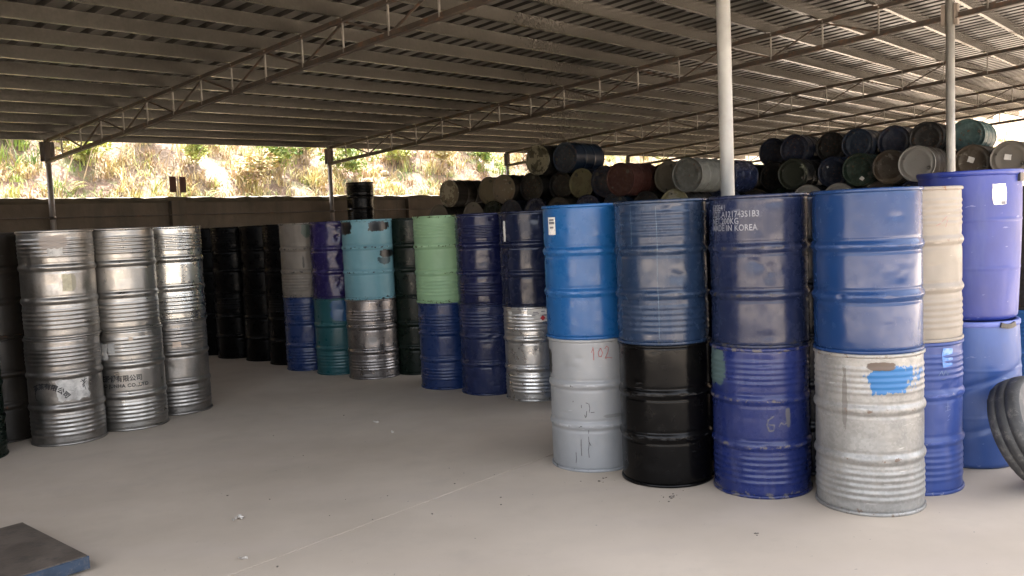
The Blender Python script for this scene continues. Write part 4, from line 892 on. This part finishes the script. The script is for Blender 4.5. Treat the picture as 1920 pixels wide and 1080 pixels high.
# ------------------------------------------------------------------ small things on the floor and the wall
M_SCRAP = simple('dirty_paper', (0.52, 0.48, 0.43), 0.8, var=0.2, scale=30, dirt=(0.25, 0.22, 0.19), dirtf=0.5)
M_CRUMB = simple('dark_crumbs', (0.09, 0.075, 0.06), 0.9, var=0.4, scale=30)
def scrap(s, n, r, lab, seed):
    rr = random.Random(seed); vs_ = []; fs_ = []
    for k in range(6):
        a = rr.uniform(0, 6.28); c = Vector((rr.uniform(-r, r), rr.uniform(-r * .6, r * .6), 0.006 + rr.uniform(0, r * .22)))
        e1 = Vector((math.cos(a), math.sin(a), rr.uniform(-.3, .5))) * r * rr.uniform(.4, .8); e2 = Vector((-math.sin(a), math.cos(a), rr.uniform(-.2, .5))) * r * rr.uniform(.3, .6)
        b0 = len(vs_)
        for j in range(4):
            for i in range(4):
                p = c + e1 * (i / 3 - .5) + e2 * (j / 3 - .5); p.z = max(0.002, p.z + rr.uniform(-.006, .008)); vs_.append(p)
        fs_ += [(b0 + j * 4 + i, b0 + j * 4 + i + 1, b0 + j * 4 + i + 5, b0 + j * 4 + i + 4) for j in range(3) for i in range(3)]
    o = obj('paper_scrap', new_mesh('paper_scrap', vs_, fs_, M_SCRAP), None, None, W(s, n, 0)); tag(o, lab, 'litter', 'scraps on the floor')
scrap(2.63, 4.50, 0.042, 'crumpled pale scrap on the floor left of the joint line', 1)
scrap(4.70, 5.71, 0.035, 'small pale scrap on the floor out in the middle of the aisle', 2)
scrap(4.55, 5.30, 0.018, 'tiny scrap on the floor just below the one in the middle of the aisle', 4)
scrap(2.31, 3.91, 0.020, 'tiny pale scrap on the floor near the bottom edge beside the joint', 3)
rr = random.Random(5); cb = MB()
for (s_, n_, sp_, num) in ((4.36, 2.62, 0.07, 14), (4.42, 3.12, 0.05, 6), (4.05, 1.95, 0.03, 4), (3.5, 3.79, 0.5, 10), (3.6, 5.2, 1.2, 10)):
    for k in range(num):
        p = W(s_ + rr.gauss(0, sp_), n_ + rr.gauss(0, sp_ * .5)); q = rr.uniform(.002, .006); a = rr.uniform(0, 3)
        cb.box(p + tv * q * .3, Vector((math.cos(a), math.sin(a), .1)) * q, Vector((-math.sin(a), math.cos(a), 0)) * q * rr.uniform(.4, 1), tv * q * .3)
tag(obj('debris', cb.mesh('debris', M_CRUMB)), 'scattered dark crumbs and flakes on the concrete floor', 'debris', kind='stuff')
M_BOARD = simple('dark_red_brown_board', (0.055, 0.022, 0.016), 0.75, var=0.3, scale=5)
M_STICK = simple('pale_stick', (0.30, 0.25, 0.19), 0.8, var=0.3)
mk = empty('marker_boards', W(8.69, 16.15, WALL_T + 0.05), math.atan2(U.y, U.x), 'pair of small dark red-brown boards on thin sticks on top of the wall', 'marker')
for x_, z0 in ((-0.105, 0.12), (0.105, 0.115)):
    b = MB(); b.box((x_, 0, z0 + 0.155), (0.062, 0, 0), (0, 0.012, 0), (0, 0, 0.155)); obj('board', b.mesh('board', M_BOARD), mk)
for x_, h_ in ((-0.03, 0.40), (0.012, 0.42), (0.06, 0.2)):
    b = MB(); b.tube((x_, 0.02, -0.05), (x_, 0.02, h_), 0.011, 8); obj('stick', b.mesh('stick', M_STICK), mk)
b = MB(); b.bar((-0.10, -0.002 + .02, 0.38), (0.10, 0.018, 0.37), 0.02, 0.012); obj('crosspiece', b.mesh('crosspiece', M_STICK), mk)

# ------------------------------------------------------------------ vegetation on the hillside
def tinted_mesh(name, V_, F_, cols, mat):
    me = bpy.data.meshes.new(name); V_ = np.asarray(V_, np.float32); cols = np.asarray(cols) * np.array([0.97, 0.98, 0.84]); F_ = np.asarray(F_, np.int32)
    me.vertices.add(len(V_)); me.vertices.foreach_set('co', V_.ravel())
    k = F_.shape[1]; me.loops.add(F_.size); me.loops.foreach_set('vertex_index', F_.ravel())
    me.polygons.add(len(F_)); me.polygons.foreach_set('loop_start', np.arange(0, F_.size, k, dtype=np.int32))
    me.update(calc_edges=True)
    ca = me.color_attributes.new('tint', 'FLOAT_COLOR', 'POINT'); ca.data.foreach_set('color', np.c_[cols, np.ones(len(cols))].astype(np.float32).ravel())
    me.materials.append(mat); me.validate(); return me
M_LEAF = blades_material('leaf_and_straw', None)
DRY = np.array([(0.42, 0.33, 0.17), (0.36, 0.26, 0.15), (0.50, 0.42, 0.25), (0.30, 0.20, 0.13), (0.33, 0.33, 0.12), (0.40, 0.28, 0.19)])
GRN = np.array([(0.16, 0.24, 0.05), (0.24, 0.30, 0.07), (0.10, 0.17, 0.04), (0.30, 0.32, 0.10)])
def blades(base, height, width, lean, cols, segs=3):
    """curved tapering blades; base (N,3)"""
    N_ = len(base); az = rng.uniform(0, 2 * np.pi, N_); dr = np.c_[np.cos(az), np.sin(az), np.zeros(N_)]
    sd = np.c_[-np.sin(az + rng.normal(0, .6, N_)), np.cos(az), np.zeros(N_)]
    vs_ = []; L_ = []
    for k in range(segs + 1):
        u = k / segs
        c = base + dr * (lean * height * u ** 2)[:, None] + np.c_[np.zeros(N_), np.zeros(N_), height * u * (1 - 0.25 * lean * u)]
        ww = width * (1 - u) ** 0.7 + 0.0008
        vs_.append(c - sd * ww[:, None]); vs_.append(c + sd * ww[:, None])
    A = np.stack(vs_, 1).reshape(-1, 3); nv = 2 * (segs + 1); b0 = np.arange(N_) * nv
    F_ = np.concatenate([np.stack([b0 + 2 * k, b0 + 2 * k + 1, b0 + 2 * k + 3, b0 + 2 * k + 2], 1) for k in range(segs)])
    return A, F_, np.repeat(cols, nv, 0)
def hz(sn): return np.array([hill_z(a, b_) for a, b_ in sn])
def patch_noise(s_, n_, k=0.8, o=0.0): return mnoise.noise(Vector((s_ * k, n_ * k, o)))
# dry grass in tussocks
tus = []
while len(tus) < 4200:
    s_ = random.uniform(2, 34); n_ = 16.75 + random.random() ** 1.3 * 8.5
    if patch_noise(s_, n_, 0.7, 4.0) > -0.42: tus.append((s_, n_))
for k in range(500): tus.append((random.uniform(37.5, 60), random.uniform(3, 17)))
bs = []; hh = []; cc = []; wd_ = []
tz = hz(tus)
for (s_, n_), z_ in zip(tus, tz):
    m_ = random.randint(14, 34); g_ = patch_noise(s_, n_, 0.35, 9.0) + random.uniform(-.25, .25)
    pal = GRN if g_ > 0.22 else DRY
    c0 = pal[random.randrange(len(pal))]
    h0 = random.uniform(0.12, 0.44)
    for q in range(m_):
        p = W(s_ + random.gauss(0, .10), n_ + random.gauss(0, .10), z_ - .04); bs.append(p); hh.append(h0 * random.uniform(.5, 1.2)); wd_.append(random.uniform(.006, .015)); cc.append(c0 * random.uniform(.75, 1.2))
A, F_, C_ = blades(np.array(bs), np.array(hh), np.array(wd_), rng.uniform(.2, 1.1, len(bs)), np.array(cc))
tag(obj('dry_grass', tinted_mesh('dry_grass', A, F_, C_, M_LEAF)), 'tangled dry and green grass covering the sunlit hillside', 'grass', kind='stuff')
# a fringe of low grass along the wall top
bs = []; cc = []
for k in range(5200):
    s_ = random.uniform(3, 33); n_ = 16.3 + abs(random.gauss(0, .22))
    if patch_noise(s_, 0, 1.4, 2.0) > 0.25 and random.random() < .8: continue
    bs.append(W(s_, n_, WALL_T + .04 if n_ < 16.4 else hill_z(s_, n_) - .03)); pal = GRN if random.random() < .4 else DRY; cc.append(pal[random.randrange(len(pal))])
A, F_, C_ = blades(np.array(bs), rng.uniform(.05, .26, len(bs)), rng.uniform(.003, .007, len(bs)), rng.uniform(.1, .9, len(bs)), np.array(cc))
tag(obj('fringe_grass', tinted_mesh('fringe_grass', A, F_, C_, M_LEAF)), 'thin fringe of short grass growing along the top of the wall', 'grass', kind='stuff')

def leaf_cards(centres, size, normal_up, cols):
    """pointed leaves: two quads folded along the midrib"""
    N_ = len(centres); a = rng.normal(0, 1, (N_, 3)); a[:, 2] *= .5; a /= np.linalg.norm(a, axis=1)[:, None]
    up = rng.normal(0, .6, (N_, 3)) + np.array([0, 0, 1.0]) * normal_up; sd = np.cross(a, up); sd /= np.linalg.norm(sd, axis=1)[:, None]; nr = np.cross(sd, a)
    s1 = size[:, None]
    p0 = centres - a * s1 * .5; p2 = centres + a * s1 * .5 - nr * s1 * .12; m0 = centres + nr * s1 * .05
    p1 = centres - sd * s1 * .22; p3 = centres + sd * s1 * .22
    A = np.stack([p0, p1, p2, p3, m0], 1).reshape(-1, 3); b0 = np.arange(N_) * 5
    F_ = np.concatenate([np.stack([b0, b0 + 4, b0 + 1], 1), np.stack([b0 + 1, b0 + 4, b0 + 2], 1), np.stack([b0 + 2, b0 + 4, b0 + 3], 1), np.stack([b0 + 3, b0 + 4, b0], 1)])
    return A, F_, np.repeat(cols, 5, 0)
M_STEM = simple('dry_stem_bark', (0.30, 0.22, 0.14), 0.85, var=0.3)
def shrub(s, n, h, spread, ncl, pal, lab, leafy=True, group='shrubs on the hillside'):
    z_ = hill_z(s, n); t_ = empty('shrub', W(s, n, z_ - .05), 0, lab, 'shrub', group)
    mb = MB(); cs = []; szs = []; cl = []
    ns_ = max(4, ncl // 3)
    tips = []
    for k in range(ns_):
        a = random.uniform(0, 6.28); L_ = h * random.uniform(.6, 1.05); lean = random.uniform(.1, .75) * spread
        p = Vector((0, 0, 0)); pts = [p.copy()]
        for q in range(4):
            u = (q + 1) / 4; pts.append(Vector((math.cos(a) * lean * u ** 1.4 + random.gauss(0, .03), math.sin(a) * lean * u ** 1.4 + random.gauss(0, .03), L_ * (u - .12 * u * u * lean))))
        for q in range(4): mb.tube(pts[q], pts[q + 1], .012 * (1 - q * .2), 5, .012 * (1 - (q + 1) * .2), caps=False)
        tips += pts[2:]
    for k in range(ncl * 6):
        t0 = random.choice(tips); m_ = random.randint(8, 16)
        c0 = pal[random.randrange(len(pal))] * random.uniform(.75, 1.2)
        cc_ = t0 + Vector((random.gauss(0, .09), random.gauss(0, .09), random.gauss(0, .08)))
        for q in range(m_):
            cs.append(cc_ + Vector((random.gauss(0, .06), random.gauss(0, .06), random.gauss(0, .045)))); szs.append(random.uniform(.06, .15)); cl.append(c0 * random.uniform(.85, 1.15))
    obj('stems', mb.mesh('stems', M_STEM), t_)
    A, F_, C_ = leaf_cards(np.array(cs), np.array(szs), .8, np.array(cl)); obj('foliage', tinted_mesh('foliage', A, F_, C_, M_LEAF), t_)
    return t_
def fern(s, n, size, pal, lab):
    """arching fronds with leaflets"""
    t_ = empty('fern', W(s, n, hill_z(s, n) - .03), 0, lab, 'fern', 'ferns on the hillside')
    for f_ in range(random.randint(6, 9)):
        a = random.uniform(0, 6.28); L_ = size * random.uniform(.7, 1.1); N_ = 14; vs_ = []; F_ = []; cl = []
        c0 = pal[random.randrange(len(pal))] * random.uniform(.8, 1.2); d_ = Vector((math.cos(a), math.sin(a), 0)); sd = Vector((-d_.y, d_.x, 0))
        for k in range(N_):
            u = (k + .5) / N_; c = d_ * L_ * u * .85 + tv * (L_ * (.95 * u - .75 * u * u)); lw = L_ * .20 * math.sin(min(1, u * 1.1 + .12) * math.pi) + .01
            for sg in (-1, 1):
                b0 = len(vs_); tip = c + sd * lw * sg + d_ * lw * .35 - tv * lw * .25
                vs_ += [c - d_ * L_ * .018, c + d_ * L_ * .018, tip]; F_.append((b0, b0 + 1, b0 + 2)); cl += [c0 * random.uniform(.85, 1.15)] * 3
        b0 = len(vs_)
        obj('frond', tinted_mesh('frond', np.array([tuple(v) for v in vs_]), np.array(F_), np.array(cl), M_LEAF), t_)
    return t_
PK = np.array([(0.36, 0.25, 0.20), (0.42, 0.31, 0.24), (0.30, 0.20, 0.17), (0.45, 0.36, 0.24)])
YG = np.array([(0.34, 0.36, 0.10), (0.26, 0.32, 0.08), (0.40, 0.38, 0.14)])
sh = [(5.2, 18.6, 1.3, 1.0, 22, YG, 'yellow-green bush at the left edge above the wall'), (6.9, 19.4, 1.5, 1.1, 22, PK, 'pinkish dry bush right of the left wall post'), (8.2, 18.9, .9, .8, 14, YG, 'low yellow-green bush left of the marker boards'),
      (9.9, 19.6, 1.5, 1.1, 24, PK, 'large dry pinkish bush right of the marker boards'), (10.6, 18.8, .9, .8, 14, YG, 'bright yellow-green bush midway between the two left wall posts'), (11.7, 18.3, .9, .7, 14, DRY, 'dry straw-coloured bush just left of the second wall post'),
      (12.9, 18.8, 1.5, 1.1, 30, GRN, 'green bush just right of the second wall post'), (14.1, 19.3, 1.6, 1.2, 30, GRN, 'tall green bush above the stack of three drums'), (15.2, 18.7, 1.3, 1.0, 26, GRN, 'green bush left of the reddish soil gully'),
      (17.4, 19.6, 1.3, 1.1, 22, YG, 'yellow-green bush right of the reddish soil gully'), (18.9, 19.0, 1.2, .9, 20, DRY, 'dry bush above the tan-ended drums'), (20.6, 18.9, 1.2, .9, 20, GRN, 'green bush left of the topmost mottled drum'),
      (23.6, 19.2, 1.2, 1.0, 18, PK, 'pinkish bush in the gap above the dull red drum'), (25.6, 19.0, 1.3, 1.0, 18, YG, 'yellow-green bush in the gap above the beige-ended drum'), (6.0, 20.6, 1.6, 1.2, 22, PK, 'dry pinkish bush high on the slope behind the left wall post'),
      (8.8, 21.4, 1.6, 1.3, 22, PK, 'reddish bush high on the slope above the marker boards'), (12.0, 21.2, 1.6, 1.2, 24, YG, 'yellow bush high on the slope behind the second wall post'), (40.5, 9.0, 2.0, 1.8, 30, YG, 'large yellow-green bush on the far slope at the right edge'), (41.5, 6.2, 2.2, 1.8, 30, GRN, 'large green bush on the far slope beyond the last truss')]
for a in sh: shrub(*a)
fr = [(4.9, 17.6, .6, 'low fern at the left edge just above the wall'), (5.6, 17.5, .55, 'fern just left of the left wall post'), (6.8, 17.7, .6, 'fern just right of the left wall post'), (7.5, 18.3, .7, 'fern a little higher up, right of the left wall post'),
      (9.3, 17.9, .6, 'fern just right of the marker boards'), (10.3, 18.0, .65, 'second fern right of the marker boards'), (13.4, 17.7, .6, 'fern by the wall right of the second wall post'), (15.9, 17.6, .6, 'fern at the foot of the reddish gully'), (19.6, 17.8, .6, 'fern above the right tan-ended drum'), (8.0, 19.9, .8, 'fern high up left of the marker boards')]
for s_, n_, z_, l_ in fr: fern(s_, n_, z_, YG if random.random() < .6 else GRN, l_)
# bare dry canes and saplings
for k, (s_, n_, h_, le, lab) in enumerate(((5.55, 17.7, 1.9, .1, 'pale upright cane left of the left wall post'), (7.4, 18.3, 1.9, .5, 'thin leaning cane right of the left wall post'), (7.8, 18.4, 1.8, .55, 'second leaning cane beside the thin one'), (9.7, 18.6, 2.0, .8, 'long leaning dry cane right of the marker boards'),
                                        (10.4, 18.6, 2.0, .9, 'long leaning dry cane farther right of the marker boards'), (11.6, 18.2, 1.5, .4, 'dry cane just left of the second wall post'), (16.3, 19.2, 1.8, .9, 'dry branch leaning over the reddish gully'), (17.3, 19.0, 1.9, -.9, 'dry branch hanging right of the gully'), (18.2, 19.2, 1.6, -.7, 'dry branch hanging above the tan-ended drums'))):
    t_ = empty('dry_cane', W(s_, n_, hill_z(s_, n_) - .05), 0, lab, 'cane', 'dry canes on the hillside'); mb = MB(); p0 = Vector((0, 0, 0))
    for q in range(8):
        u = (q + 1) / 8; p1 = U * le * u ** 1.3 + V * (-.2 * u) + tv * h_ * (u - .15 * u * u) + Vector((random.gauss(0, .015), random.gauss(0, .015), 0))
        mb.tube(p0, p1, .013 * (1 - u * .6), 5, .013 * (1 - u * .7), caps=False)
        if q > 2:
            for e in range(2): mb.tube(p1, p1 + Vector((random.uniform(-.3, .3), random.uniform(-.3, .3), random.uniform(0, .25))), .005, 4, .002, caps=False)
        p0 = p1
    obj('stem', mb.mesh('stem', M_STEM), t_)
# a little extra light and shade among the weeds: stones in the gully
M_STONE = simple('pale_gully_stone', (0.40, 0.35, 0.29), 0.9, var=0.25, scale=4, bump=0.4)
for k in range(7):
    s_ = 16.0 + random.uniform(-.5, .9); n_ = 17.6 + k * .32; r_ = random.uniform(.10, .22)
    me = lathe('stone', [(max(.001, r_ * math.sin(a) ** .8), -r_ * .6 * math.cos(a)) for a in np.linspace(0.02, 3.12, 7)], 9, M_STONE, False, lambda t, z, r: r * .35 * mnoise.noise(Vector((math.cos(t) * 2 + k * 7, math.sin(t) * 2, z * 5))))
    o = obj('stone', me, None, None, W(s_, n_, hill_z(s_, n_) + r_ * .2)); tag(o, 'pale stone lying in the reddish gully on the hillside', 'stone', 'stones in the gully')
